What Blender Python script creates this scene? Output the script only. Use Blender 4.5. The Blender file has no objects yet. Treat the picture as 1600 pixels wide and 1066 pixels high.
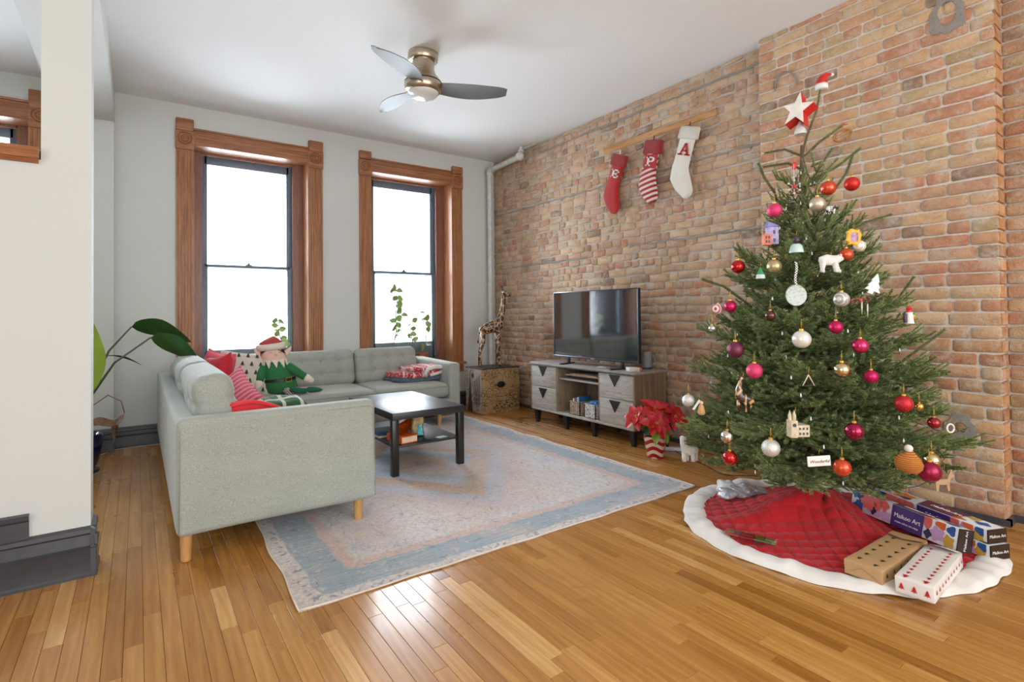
import bpy, math, random
import numpy as np
from math import sin, cos, pi, radians
from mathutils import Vector, Matrix
R = random.Random(7)
NR = np.random.RandomState(7)
scene = bpy.context.scene
COL = scene.collection
# ---------------------------------------------------------------- camera, world, lights, exposure
yaw, pitch, roll = radians(35.24), radians(0.844), radians(-0.565)
Fv = np.array([sin(yaw)*cos(pitch), cos(yaw)*cos(pitch), sin(pitch)])
R0 = np.array([cos(yaw), -sin(yaw), 0]); U0 = np.cross(R0, Fv)
Rv = R0*cos(roll)+U0*sin(roll); Uv = -R0*sin(roll)+U0*cos(roll)
cam = bpy.data.cameras.new('camera'); cam_o = bpy.data.objects.new('camera', cam); COL.objects.link(cam_o)
cam.sensor_width = 36; cam.sensor_fit = 'HORIZONTAL'; cam.lens = 828/1600*36; cam.shift_y = -(533-477.1)/1600
cam.clip_start = .05; cam.clip_end = 200
cam_o.matrix_world = Matrix(((Rv[0], Uv[0], -Fv[0], 0), (Rv[1], Uv[1], -Fv[1], 0), (Rv[2], Uv[2], -Fv[2], 1.18), (0, 0, 0, 1)))
scene.camera = cam_o
w = bpy.data.worlds.new('sky'); scene.world = w; w.use_nodes = True
w.node_tree.nodes['Background'].inputs[0].default_value = (.86, .93, 1, 1)
w.node_tree.nodes['Background'].inputs[1].default_value = 2.6
def area(name, loc, rot, sx, sy, power, col):
    l = bpy.data.lights.new(name, 'AREA'); l.shape = 'RECTANGLE'; l.size = sx; l.size_y = sy; l.energy = power; l.color = col
    o = bpy.data.objects.new(name, l); COL.objects.link(o); o.location = loc; o.rotation_euler = rot
    return o
# daylight through the three windows of the far wall (lights stand just outside the glass)
for cx in (.98, 2.77, -1.35):
    area('window_light', (cx, 6.50, 1.72), (radians(-90), 0, 0), 1.1, 2.2, 92, (.80, .90, 1))
# added fill lights inside the room, from behind the camera and from the left
area('rear_fill_light', (1.3, -2.9, 1.75), (radians(90), 0, 0), 4.6, 2.6, 118, (.96, .98, 1))
area('side_fill_light', (-3.4, -1.0, 1.8), (0, radians(-90), 0), 2.4, 3.4, 48, (.97, .98, 1))
vs = scene.view_settings
vs.view_transform = 'Standard'; vs.look = 'None'; vs.gamma = 1; vs.use_curve_mapping = False; vs.exposure = 0.60

# ---------------------------------------------------------------- material helpers
class NT:
    def __init__(s, name):
        s.m = bpy.data.materials.new(name); s.m.use_nodes = True; s.t = s.m.node_tree
        s.b = s.t.nodes['Principled BSDF']
    def n(s, typ, ins=None, out=0, **props):
        nd = s.t.nodes.new(typ)
        for k, v in props.items(): setattr(nd, k, v)
        for k, v in (ins or {}).items(): s.set(nd, k, v)
        return nd.outputs[out] if out is not None else nd
    def set(s, nd, k, v):
        if isinstance(v, bpy.types.NodeSocket): s.t.links.new(v, nd.inputs[k])
        else: nd.inputs[k].default_value = rgba(v) if nd.inputs[k].type == 'RGBA' else v
    def bs(s, **k):
        for a, v in k.items(): s.set(s.b, a.replace('_', ' '), v)
        return s
    def math(s, op, a, b=0., c=0., clamp=False):
        return s.n('ShaderNodeMath', {0: a, 1: b, 2: c}, operation=op, use_clamp=clamp)
    def mix(s, f, a, b, blend='MIX'):
        nd = s.t.nodes.new('ShaderNodeMix'); nd.data_type = 'RGBA'; nd.blend_type = blend
        s.set(nd, 0, f); s.set(nd, 6, a if isinstance(a, bpy.types.NodeSocket) else rgba(a)); s.set(nd, 7, b if isinstance(b, bpy.types.NodeSocket) else rgba(b))
        return nd.outputs[2]
    def co(s, which='Object', scale=(1, 1, 1), loc=(0, 0, 0), rot=(0, 0, 0)):
        c = s.n('ShaderNodeTexCoord', out=None).outputs[which]
        return s.n('ShaderNodeMapping', {0: c, 1: loc, 2: rot, 3: scale})
    def pos(s, scale=(1, 1, 1)):
        c = s.n('ShaderNodeNewGeometry', out=None).outputs['Position']
        return s.n('ShaderNodeMapping', {0: c, 3: scale})
    def noise(s, vec, scale, detail=3, rough=.55, dist=0, out=0):
        return s.n('ShaderNodeTexNoise', {'Vector': vec, 'Scale': scale, 'Detail': detail, 'Roughness': rough, 'Distortion': dist}, out=out)
    def ramp(s, f, stops, interp='LINEAR'):
        nd = s.t.nodes.new('ShaderNodeValToRGB'); cr = nd.color_ramp; cr.interpolation = interp
        while len(cr.elements) < len(stops): cr.elements.new(.5)
        for e, (p, c) in zip(cr.elements, stops): e.position = p; e.color = rgba(c)
        s.set(nd, 0, f); return nd.outputs[0]
    def mr(s, v, a, b, c=0., d=1.):
        return s.n('ShaderNodeMapRange', {0: v, 1: a, 2: b, 3: c, 4: d})
    def bump(s, h, strength=.3, dist=.01):
        s.set(s.b, 'Normal', s.n('ShaderNodeBump', {'Height': h, 'Strength': strength, 'Distance': dist})); return s
def rgba(c):
    if isinstance(c, (int, float)): return (c, c, c, 1)
    return (*c, 1) if len(c) == 3 else tuple(c)
def srgb(r, g, b):
    f = lambda v: (v/255/12.92) if v/255 <= .04045 else ((v/255+.055)/1.055)**2.4
    return (f(r), f(g), f(b))
MATS = {}
def plain(name, col, rough=.6, metal=0., var=.12, scale=18, bump=0., bscale=120, coat=0., sheen=0., **kw):
    if name in MATS: return MATS[name]
    t = NT(name); v = t.pos()
    nz = t.noise(v, scale, 3)
    c = t.mix(t.mr(nz, .3, .7), tuple(x*(1-var) for x in col), tuple(min(1, x*(1+var)) for x in col))
    t.bs(Base_Color=c, Roughness=rough, Metallic=metal)
    if coat: t.bs(Coat_Weight=coat, Coat_Roughness=.1)
    if sheen: t.bs(Sheen_Weight=sheen)
    if bump: t.bump(t.noise(v, bscale, 3), bump, .002)
    for k, x in kw.items(): t.bs(**{k: x})
    MATS[name] = t.m
    return t.m

# ---------------------------------------------------------------- geometry helpers
def rotz(a): c, s = cos(a), sin(a); return np.array([[c, -s, 0], [s, c, 0], [0, 0, 1.]])
def roty(a): c, s = cos(a), sin(a); return np.array([[c, 0, s], [0, 1, 0], [-s, 0, c.real]])
def rotx(a): c, s = cos(a), sin(a); return np.array([[1., 0, 0], [0, c, -s], [0, s, c]])
def frame(d, up=(0, 0, 1)):
    d = np.array(d, float); d /= np.linalg.norm(d); u = np.array(up, float)
    s = np.cross(d, u)
    if np.linalg.norm(s) < 1e-4: s = np.cross(d, (1, 0, 0))
    s /= np.linalg.norm(s); return d, s, np.cross(s, d)
class MB:
    def __init__(s): s.V = []; s.F = []; s.M = []; s.C = []; s.n = 0
    def add(s, V, F, m=0, col=None, T=None, loc=None):
        V = np.asarray(V, float)
        if T is not None: V = V @ np.asarray(T).T
        if loc is not None: V = V+np.asarray(loc)
        s.V.append(V); s.F += [tuple(int(i)+s.n for i in f) for f in F]
        s.M += (list(m) if hasattr(m, '__len__') else [m]*len(F))
        s.C += ([col]*len(F) if not isinstance(col, list) else col); s.n += len(V)
        return s
    def box(s, x0, x1, y0, y1, z0, z1, m=0, col=None, T=None, loc=None):
        V = [(x, y, z) for x in (x0, x1) for y in (y0, y1) for z in (z0, z1)]
        return s.add(V, [(0, 1, 3, 2), (4, 6, 7, 5), (0, 4, 5, 1), (2, 3, 7, 6), (0, 2, 6, 4), (1, 5, 7, 3)], m, col, T, loc)
    def rbox(s, c, size, r=.01, k=1, n=0, m=0, fn=None, T=None, col=None):
        h = np.array(size, float)/2; r = min(r, *h*.999)
        ax = []
        for a in range(3):
            e = [-h[a]+r*(1-cos(pi/2*i/(k+1)))*1. for i in range(k+1)]
            e = [-h[a]+r*i/(k+.0001)*.999 for i in range(k)]+[-h[a]+r]
            mid = list(np.linspace(-h[a]+r, h[a]-r, n+2)[1:-1]) if n else []
            ax.append(np.array(e+mid+[-x for x in e[::-1]]))
        V = []; F = []; idx = {}
        def vid(p):
            q = tuple(np.round(p, 6))
            if q not in idx: idx[q] = len(V); V.append(q)
            return idx[q]
        for a in range(3):
            b, c2 = (a+1) % 3, (a+2) % 3
            for sg in (-1, 1):
                A, B = ax[b], ax[c2]; g = []
                for u in A:
                    row = []
                    for v in B:
                        p = [0, 0, 0]; p[a] = sg*h[a]; p[b] = u; p[c2] = v; row.append(vid(p))
                    g.append(row)
                for i in range(len(A)-1):
                    for j in range(len(B)-1):
                        f = (g[i][j], g[i+1][j], g[i+1][j+1], g[i][j+1])
                        F.append(f if sg > 0 else f[::-1])
        P = np.array(V); inner = np.clip(P, -h+r, h-r); d = P-inner; L = np.linalg.norm(d, axis=1, keepdims=True); L[L == 0] = 1
        P = np.where(np.linalg.norm(P-inner, axis=1, keepdims=True) > 0, inner+d/L*r, P)
        if fn is not None: P = fn(P)
        return s.add(P, F, m, col, T, c)
    def ring(s, rings, closed=True, cap=True, m=0, col=None, T=None, loc=None):
        n = len(rings[0]); V = np.concatenate([np.asarray(r, float) for r in rings]); F = []
        for i in range(len(rings)-1):
            for j in range(n if closed else n-1):
                k = (j+1) % n; F.append((i*n+j, i*n+k, (i+1)*n+k, (i+1)*n+j))
        if cap and closed:
            F.append(tuple(range(n))[::-1]); F.append(tuple(range((len(rings)-1)*n, len(rings)*n)))
        return s.add(V, F, m, col, T, loc)
    def lathe(s, prof, c=(0, 0, 0), n=24, m=0, axis=(0, 0, 1), sx=1, sy=1, cap=True, T=None, col=None):
        rings = []
        d, a, b = frame(axis, (0, 1, 0) if abs(axis[2]) > .9 else (0, 0, 1))
        for r, z in prof:
            rings.append([np.array(c)+d*z+a*r*sx*cos(2*pi*j/n)+b*r*sy*sin(2*pi*j/n) for j in range(n)])
        if abs(np.dot(np.cross(a, b), d)-1) > .1: rings = [r[::-1] for r in rings]
        return s.ring(rings, True, cap, m, col, T)
    def tube(s, P, r, n=8, m=0, col=None, cap=True, sq=1, up=(0, 0, 1)):
        P = [np.array(p, float) for p in P]; rr = r if hasattr(r, '__len__') else [r]*len(P); rings = []; last = None
        for i, p in enumerate(P):
            d = P[min(i+1, len(P)-1)]-P[max(i-1, 0)]
            if np.linalg.norm(d) < 1e-9: d = np.array([0, 0, 1.])
            d, a, b = frame(d, up if last is None else last); last = b
            rings.append([p+a*rr[i]*cos(2*pi*j/n)+b*rr[i]*sq*sin(2*pi*j/n) for j in range(n)])
        rings = [x[::-1] for x in rings]
        return s.ring(rings, True, cap, m, col)
    def loft(s, P, W, T_, up, n=16, m=0):
        """ellipse sections: W wide across the path in the plane normal to up, T_ thick along up"""
        P = [np.array(p, float) for p in P]; rings = []; up = np.array(up, float)
        for i, p in enumerate(P):
            d = P[min(i+1, len(P)-1)]-P[max(i-1, 0)]; d /= np.linalg.norm(d); a = np.cross(d, up); a /= np.linalg.norm(a)
            rings.append([p+a*W[i]*np.sign(cos(t))*abs(cos(t))**.8+up*T_[i]*sin(t) for t in [2*pi*j/n for j in range(n)]])
        return s.ring(rings, True, True, m)
    def sphere(s, c, r, n=16, m=0, sx=1, sy=1, sz=1, T=None, k=None, fn=None, col=None):
        k = k or max(6, n//2); rings = []
        for i in range(1, k):
            a = pi*i/k; rings.append([(r*sin(a)*cos(2*pi*j/n)*sx, r*sin(a)*sin(2*pi*j/n)*sy, -r*cos(a)*sz) for j in range(n)])
        V = [(0, 0, -r*sz)]+[p for q in rings for p in q]+[(0, 0, r*sz)]; F = []
        for j in range(n):
            q = (j+1) % n; F.append((0, 1+q, 1+j)); F.append((len(V)-1, 1+(k-2)*n+j, 1+(k-2)*n+q))
            for i in range(k-2): F.append((1+i*n+j, 1+i*n+q, 1+(i+1)*n+q, 1+(i+1)*n+j))
        V = np.array(V)
        if fn is not None: V = fn(V)
        return s.add(V, F, m, col, T, c)
    def prism(s, poly, ax, d0, d1, m=0, T=None, loc=None, col=None, r=0):
        """poly in the two other axes, extruded along axis ax; r>0 chamfers the +d1 face"""
        def put(pl, d):
            o = []
            for u, v in pl:
                p = [0, 0, 0]; p[ax] = d; p[(ax+1) % 3] = u; p[(ax+2) % 3] = v; o.append(p)
            return o
        a = np.array(poly, float)
        area_ = sum(a[i][0]*a[(i+1) % len(a)][1]-a[(i+1) % len(a)][0]*a[i][1] for i in range(len(a)))
        if area_ < 0: a = a[::-1]
        if d1 < d0: rings = [put(a[::-1], d0), put(a[::-1], d1)]; a = a[::-1]
        else: rings = [put(a, d0), put(a, d1)]
        if r:
            c = a.mean(0); b = c+(a-c)*(1-r/np.abs(a-c).max()); sgn = 1 if d1 > d0 else -1
            rings = [rings[0], put(a, d1-sgn*r), put(b, d1)]
        return s.ring(rings, True, True, m, col, T, loc)
    def grid(s, P, m=0, T=None, loc=None, flip=False, col=None):
        P = np.asarray(P, float); a, b = P.shape[:2]
        F = [(i*b+j, (i+1)*b+j, (i+1)*b+j+1, i*b+j+1) for i in range(a-1) for j in range(b-1)]
        if flip: F = [f[::-1] for f in F]
        return s.add(P.reshape(-1, 3), F, m, col, T, loc)
    def build(s, name, mats, parent=None, smooth=35, loc=None, rot=None):
        me = bpy.data.meshes.new(name)
        me.from_pydata(np.concatenate(s.V).tolist(), [], s.F)
        for m in (mats if isinstance(mats, (list, tuple)) else [mats]): me.materials.append(m)
        me.polygons.foreach_set('material_index', s.M)
        if any(c is not None for c in s.C):
            at = me.attributes.new('Tint', 'FLOAT_COLOR', 'FACE')
            at.data.foreach_set('color', [v for c in s.C for v in rgba(c or (1, 1, 1))])
        if smooth:
            me.shade_smooth()
            if smooth < 180: me.set_sharp_from_angle(angle=radians(smooth))
        me.update()
        o = bpy.data.objects.new(name, me); COL.objects.link(o)
        if parent is not None: o.parent = parent
        if loc is not None: o.location = loc
        if rot is not None: o.rotation_euler = rot
        return o
def tag(o, label=None, cat=None, group=None, kind=None):
    for k, v in (('label', label), ('category', cat), ('group', group), ('kind', kind)):
        if v: o[k] = v
    return o
def thing(name, label, cat, loc=(0, 0, 0), rz=0, group=None):
    o = bpy.data.objects.new(name, None); COL.objects.link(o); o.location = loc; o.rotation_euler = (0, 0, rz); o.empty_display_size = .1
    return tag(o, label, cat, group)
def leaf_grid(L, W, n=7, curl=.3, fold=.15, tip=1.0, wave=0., shape=None):
    P = []
    for i in range(n+1):
        t = i/n; wd = W*(sin(pi*min(1, t**.8))**.75 if shape is None else shape(t))
        a = -curl*t*t; x = L*t; z = L*a*.8
        P.append([(x, wd*v, z+fold*abs(v)*wd+wave*sin(9*t+3*v)*wd) for v in (-1, -.5, 0, .5, 1)])
    return np.array(P)
# ================================================================= materials of the room
H = 3.242; XW = 3.97; XB = 3.85; YW = 6.03
def m_wall():
    t = NT('painted_plaster'); v = t.pos()
    c = t.mix(t.noise(v, 1.3, 3), (.60, .62, .60), (.64, .66, .635))
    t.bs(Base_Color=c, Roughness=.75); t.bump(t.noise(v, 40, 4), .12, .004); return t.m
def m_ceil():
    t = NT('ceiling_paint'); v = t.pos()
    c = t.mix(t.noise(v, .8, 2), (.79, .805, .80), (.83, .85, .845))
    t.bs(Base_Color=c, Roughness=.85); t.bump(t.noise(v, 6, 3), .15, .01); return t.m
def m_brick():
    t = NT('old_brick'); v = t.pos()
    c = t.n('ShaderNodeAttribute', attribute_name='Tint')
    blot = t.noise(v, 22, 4, .65)
    c = t.mix(t.mr(blot, .35, .75, 0, .55), c, (.62, .47, .33))
    c = t.mix(t.mr(t.noise(t.pos((1, 1, 2.5)), 9, 3, .6), .5, .72, 0, .45), c, (.30, .17, .105))
    c = t.mix(t.mr(t.noise(v, 8, 5, .75), .50, .64, 0, .75), c, (.58, .50, .41))         # lime smears
    c = t.mix(t.mr(t.noise(v, 210, 2, .5), .62, .70, 0, .8), c, (.13, .09, .07))       # pits
    c = t.mix(t.mr(t.noise(v, 55, 3, .6), .35, .7, .25, 0), c, (.80, .66, .52), 'MULTIPLY')
    t.bs(Base_Color=c, Roughness=.9)
    t.bump(t.math('ADD', t.noise(v, 70, 5, .7), t.math('MULTIPLY', blot, .8)), .85, .009); return t.m
def m_mortar(name, a, b):
    t = NT(name); v = t.pos()
    c = t.mix(t.noise(t.pos((1, 1, 3)), 4, 4, .6), a, b)
    c = t.mix(t.mr(t.noise(v, 90, 2), .62, .75, 0, .6), c, tuple(x*.4 for x in b))
    t.bs(Base_Color=c, Roughness=.95); t.bump(t.noise(v, 60, 5, .75), .9, .012); return t.m
def m_floor():
    t = NT('oak_strip'); at = t.n('ShaderNodeAttribute', attribute_name='Tint', out=None)
    sep = t.n('ShaderNodeSeparateColor', {0: at.outputs['Color']}, out=None)
    off = t.n('ShaderNodeCombineXYZ', {0: t.math('MULTIPLY', sep.outputs[1], 9), 1: t.math('MULTIPLY', sep.outputs[2], 31)})
    p = t.n('ShaderNodeVectorMath', {0: t.pos(), 1: off}, operation='ADD')
    g1 = t.n('ShaderNodeMapping', {0: p, 3: (26, 1.7, 1)}); g2 = t.n('ShaderNodeMapping', {0: p, 3: (150, 5, 1)})
    ring = t.n('ShaderNodeTexWave', {0: t.n('ShaderNodeMapping', {0: p, 3: (1, .10, 1)}), 1: 9, 2: 9, 3: 2, 4: 1.6}, wave_type='BANDS', bands_direction='X')
    base = t.ramp(sep.outputs[0], [(0, srgb(148, 98, 40)), (.3, srgb(172, 120, 54)), (.6, srgb(190, 138, 70)), (.85, srgb(204, 154, 86)), (1, srgb(220, 176, 112))])
    c = t.mix(t.mr(t.noise(g1, 1.2, 3), .3, .7), t.mix(.8, base, (.8, .72, .62), 'MULTIPLY'), base)
    c = t.mix(t.math('MULTIPLY', t.mr(ring, .25, .9, 1, 0), .30), c, t.mix(1., c, (.62, .45, .30), 'MULTIPLY'))
    c = t.mix(t.mr(t.noise(g2, 1, 2), .5, .72, 0, .35), c, t.mix(1., c, (.6, .46, .33), 'MULTIPLY'))
    t.bs(Base_Color=c, Roughness=t.mr(t.noise(t.pos(), 3, 3), .3, .7, .24, .36), Coat_Weight=.25, Coat_Roughness=.12)
    t.bump(t.noise(g2, 1, 2), .10, .001); return t.m
def m_wood(name, a, b, sc=(30, 30, 2.2), rough=.42, coat=.15):
    t = NT(name); v = t.pos(sc)
    n1 = t.noise(v, 1.3, 4, .6, .6); c = t.ramp(n1, [(.25, a), (.75, b)])
    c = t.mix(t.mr(t.noise(t.pos(tuple(x*4 for x in sc)), 1, 2), .52, .75, 0, .45), c, tuple(x*.5 for x in a))
    t.bs(Base_Color=c, Roughness=rough, Coat_Weight=coat, Coat_Roughness=.25); t.bump(n1, .15, .002); return t.m
M = dict(wall=m_wall(), ceil=m_ceil(), brick=m_brick(), floor=m_floor(),
         mortar=m_mortar('lime_mortar', (.62, .56, .49), (.46, .41, .355)),
         mortar2=m_mortar('pale_mortar', (.76, .70, .62), (.62, .55, .47)),
         cement=m_mortar('grey_cement', (.36, .335, .30), (.24, .22, .195)),
         wood=m_wood('oak_trim', srgb(128, 78, 44), srgb(186, 126, 80)),
         woodh=m_wood('oak_trim_level', srgb(124, 76, 44), srgb(182, 122, 78), (2.2, 30, 30)),
         woodd=m_wood('oak_trim_red', srgb(116, 72, 54), srgb(152, 102, 80)),
         sash=plain('sash_paint_glare', (.14, .185, .24), .4),  # blue-grey sash colour, lightened to carry the glare around the panes
         base=plain('charcoal_paint', (.050, .053, .062), .35, coat=.2),
         black=plain('black', (.012, .012, .013), .45), white=plain('white_paint', (.72, .72, .70), .5, var=.04))
def m_glass():
    t = NT('window_glass'); o = t.t.nodes['Material Output']
    tr = t.n('ShaderNodeBsdfTransparent', {0: (1, 1, 1, 1)}); gl = t.n('ShaderNodeBsdfGlossy', {0: (1, 1, 1, 1), 1: .02})
    f = t.n('ShaderNodeFresnel', {0: 1.45}); mx = t.n('ShaderNodeMixShader', {0: f, 1: tr, 2: gl}); t.t.links.new(mx, o.inputs[0]); return t.m
M['glass'] = m_glass()
# ================================================================= room shell
YB, XL = -3.0, -3.5
WH = dict(w1=(.446, 1.531), w2=(2.238, 3.316), w3=(-1.84, -.755))      # window openings in x
ZT, ZS = 2.866, .56
b = MB(); xs = [XL-.3, WH['w3'][0], WH['w3'][1], WH['w1'][0], WH['w1'][1], WH['w2'][0], WH['w2'][1], XW+.35]
for i in range(0, 8, 2): b.box(xs[i], xs[i+1], YW, YW+.40, 0, H)
for i in (1, 3, 5): b.box(xs[i], xs[i+1], YW, YW+.40, ZT, H); b.box(xs[i], xs[i+1], YW, YW+.40, 0, ZS)
tag(b.build('wall_far', M['wall']), kind='structure')
tag(MB().box(XL-.3, XW+.35, YB-.3, YW+.32, H, H+.2).build('ceiling', M['ceil']), kind='structure')
tag(MB().box(XL-.3, XL, YB-.3, YW+.3, 0, H).build('wall_left', M['wall']), kind='structure')
tag(MB().box(XL-.3, XW+.35, YB-.3, YB, 0, H).build('wall_back', M['wall']), kind='structure')
# ceiling beam running to the far wall, its pilaster, and the partition it comes from
b = MB(); b.box(-.56, -.172, 3.29, YW, 2.935, H); b.box(-.56, -.174, 5.93, YW, 0, 2.935)
tag(b.build('trim_1', M['wall']), kind='structure')
b = MB(); b.box(-.353, -.176, 3.13, 3.29, 0, H); b.box(XL, -.353, 3.13, 3.29, 0, 1.884)

pw = tag(b.build('wall_partition', M['wall']), kind='structure')
b = MB(); b.prism([(3.10, 1.884), (3.32, 1.884), (3.32, 1.93), (3.09, 1.93), (3.085, 1.915), (3.095, 1.9)], 0, XL, -.357)
b.prism([(3.12, 1.865), (3.13, 1.865), (3.13, 1.884), (3.105, 1.884)], 0, XL, -.36)
b.build('sill_cap', M['woodh'], pw)

# ---- floor: oak strips running towards the far wall
def in_view(p, mg=60):
    d = np.array(p)-np.array([0, 0, 1.18]); wv = d@Fv
    if wv < .3: return False
    x = 800+828*(d@Rv)/wv; y = 477.1-828*(d@Uv)/wv
    return -mg < x < 1600+mg and -mg < y < 1066+mg
fl = tag(MB().box(XL-.3, XW+.3, YB-.3, YW+.3, -.12, -.004).build('floor', plain('subfloor', (.05, .028, .014), .8)), kind='structure')
boards = []; bw = .0594; r_ = random.Random(3)
i0 = int((XL)/bw)-1
for i in range(i0, int(XW/bw)+1):
    x0 = i*bw+.018; y = YB-r_.random()*1.1
    while y < YW:
        L = r_.choice((.38, .55, .7, .9, 1.1, 1.3))*(.85+.3*r_.random()); y1 = min(y+L, YW)
        if y1 > YB and x0 < XW: boards.append((x0, max(y, YB), y1))
        y = y1
def board(b, x0, y0, y1):
    g = .0005; e = .0011; x1 = min(x0+bw, XW); tint = (min(1, max(0, r_.gauss(.58, .19))), r_.random(), r_.random())
    V = [(x0+g, y0+g, -.004), (x1-g, y0+g, -.004), (x1-g, y1-g, -.004), (x0+g, y1-g, -.004), (x0+g, y0+g, -e), (x1-g, y0+g, -e), (x1-g, y1-g, -e), (x0+g, y1-g, -e),
         (x0+g+e, y0+g+e, 0), (x1-g-e, y0+g+e, 0), (x1-g-e, y1-g-e, 0), (x0+g+e, y1-g-e, 0)]
    F = [(a+k, (a+1) % 4+k, (a+1) % 4+k+4, a+k+4) for k in (0, 4) for a in range(4)]+[(8, 9, 10, 11)]
    b.add(V, F, 0, tint)
def vis_key(t):
    x, a, c = t; ys = [y for y in np.linspace(a, c, 5) if in_view((x+bw/2, y, 0), 10)]
    if not ys: return 1e9
    ym = min(ys, key=lambda y: (x*x+y*y)); on_rug = .6 < x < 3.0 and a > 2.3 and c < 5.4
    return math.hypot(x, ym)-.25*(max(ys)-min(ys)) + (50 if on_rug else 0) + (50 if x < -.2 and a > 3.1 else 0)
boards.sort(key=vis_key)
for t in boards[:296]:
    b = MB(); board(b, *t); b.build('floorboard', M['floor'], fl, smooth=0)
b = MB()
for t in boards[296:]: board(b, *t)
tag(b.build('floorboards', M['floor'], fl, smooth=0), kind='stuff')

# ---- brick walls
PAL_L = [(200, 166, 136), (206, 172, 144), (196, 158, 130), (208, 178, 152), (190, 150, 124), (198, 158, 136), (182, 152, 130), (192, 166, 144)]
PAL_B = [(212, 176, 136), (206, 164, 128), (194, 144, 114), (216, 184, 146), (202, 156, 124), (188, 130, 102), (210, 170, 138), (186, 162, 124), (206, 160, 134)]
def brick(b, x, y0, y1, z0, z1, col, d=.035, q=None, face=-1, jit=.003, side=None):
    """a worn brick whose face looks towards -x at x (face=-1)"""
    q = q or R; c = .006+q.random()*.005; j = lambda a=jit: q.uniform(-a, a); ym = (y0+y1)/2; zm = (z0+z1)/2
    o = [(y0+c, z0+j()), (ym+j(.01), z0+j()), (y1-c, z0+j()), (y1+j(), z0+c), (y1+j(), z1-c), (y1-c, z1+j()), (ym+j(.01), z1+j()), (y0+c, z1+j()), (y0+j(), z1-c), (y0+j(), z0+c)]
    xf = x+q.uniform(-.003, .005); n = len(o); V = []
    for p, s_ in ((x+d, 1), (xf+.004, 1), (xf, .955)):
        for (u, v) in o:
            V.append((p+(j(.0018) if s_ != 1 else 0), ym+(u-ym)*(s_ if s_ == 1 else 1-.005/max(.02, y1-ym)), zm+(v-zm)*(1 if s_ == 1 else .90)))
    F = [(k*n+(i+1) % n, k*n+i, (k+1)*n+i, (k+1)*n+(i+1) % n) for k in (0, 1) for i in range(n)]+[tuple(range(2*n, 3*n))[::-1]]
    b.add(V, F, 0, col)
def pick(pal, q, z):
    c = np.array(srgb(*pal[int(q.random()**1.15*len(pal))])); c *= q.uniform(.84, 1.08)*np.array((1.0, .98, .88))
    if q.random() < .05: c = np.array(srgb(148, 118, 98))*q.uniform(.75, 1.1)
    if q.random() < .07: c = np.array(srgb(190, 128, 94))
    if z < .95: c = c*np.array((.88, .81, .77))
    return tuple(c)
def courses(y0, y1, ch, bl, seed, pal, ragged=.0, zmax=H):
    q = random.Random(seed); out = []; k = 0; z = .03
    while z < zmax-.02:
        h = min(ch, zmax-z); y = y1+(-bl*.5 if k % 2 else 0)+q.uniform(-ragged, ragged); y = min(y1, y) if k % 2 else y1
        hd = (k % 6 == 3)
        if k % 2 and y1-y > .03: out.append((y+.005, y1-.004, z, z+h-.011, pick(pal, q, z)))
        while y > y0+.02:
            L = (bl*.5 if hd or q.random() < ragged*2 else bl)*(1+q.uniform(-ragged, ragged))
            ya = max(y0, y-L)
            if ya-y0 < .05: ya = y0
            if y-ya > .03: out.append((ya+.005, y-.005, z+q.uniform(-ragged, ragged)*.05, z+h-.011, pick(pal, q, z)))
            y = ya
        z += ch; k += 1
    return out, q
def brick_key(t, x):
    ym, zm = (t[0]+t[1])/2, (t[2]+t[3])/2
    if not in_view((x, ym, zm), 15): return 1e9
    r2 = x*x+ym*ym+(zm-1.18)**2; hid = 8 if (ym < 2.9 and zm < .95*3.1-1.35*abs(ym-1.35)) else 0
    return -(t[1]-t[0])*x/r2**1.5*100 + hid
wr = tag(MB().box(XW+.009, XW+.3, YB, YW+.1, 0, H).build('wall_right', M['mortar']), kind='structure')
bl_l, q1 = courses(2.177, YW, .0755, .208, 11, PAL_L, .16)
GREY = ((2.49, 2.15, 6.0), (1.775, 4.2, 5.6), (1.83, 2.2, 3.6), (3.115, 2.2, 5.0))
bl_l = [t for t in bl_l if not (2.83 < (t[2]+t[3])/2 < 2.89 and 2.6 < t[0] and t[1] < 3.95)]
bl_l.sort(key=lambda t: brick_key(t, XW))
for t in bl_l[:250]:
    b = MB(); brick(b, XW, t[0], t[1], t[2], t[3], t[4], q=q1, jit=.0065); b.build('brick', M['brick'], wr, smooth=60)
near, q3 = courses(-.2, .823, .0755, .226, 17, PAL_B, .03)
near.sort(key=lambda t: brick_key(t, XW))
for t in near[:45]:
    b = MB(); brick(b, XW, t[0], t[1], t[2], t[3], tuple(np.array(t[4])*.88), q=q3); b.build('brick', M['brick'], wr, smooth=60)
b = MB()
for t in bl_l[250:]: brick(b, XW, t[0], t[1], t[2], t[3], t[4], q=q1, jit=.0065)
for t in near[45:]: brick(b, XW, t[0], t[1], t[2], t[3], t[4], q=q3)
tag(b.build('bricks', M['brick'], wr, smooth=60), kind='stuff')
def strip(z, ya, yb, name, mat, h=.022, x=XW-.004, wv=1.):
    n = max(6, int((yb-ya)/.06)); P = []
    for i in range(n+1):
        y = ya+(yb-ya)*i/n; zz = z+R.uniform(-.006, .006)*wv; hh = h*(1+R.uniform(-.4, .25)*wv)/2
        P.append([(XW+.03, y, zz-hh), (x+R.uniform(-.002, .002), y, zz-hh*.8), (x+R.uniform(-.003, .003), y, zz+hh*.8), (XW+.03, y, zz+hh)])
    return MB().grid(P, flip=False).build(name, mat, wr, smooth=80)
for z, a, c in GREY: strip(z, a, c, 'mortar_seam', M['cement'])
strip(2.856, 2.61, 3.93, 'lath', m_wood('lath_wood', srgb(176, 124, 74), srgb(206, 160, 108), (30, 2, 30), .7, 0), .072, XW-.010, .12)

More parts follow.
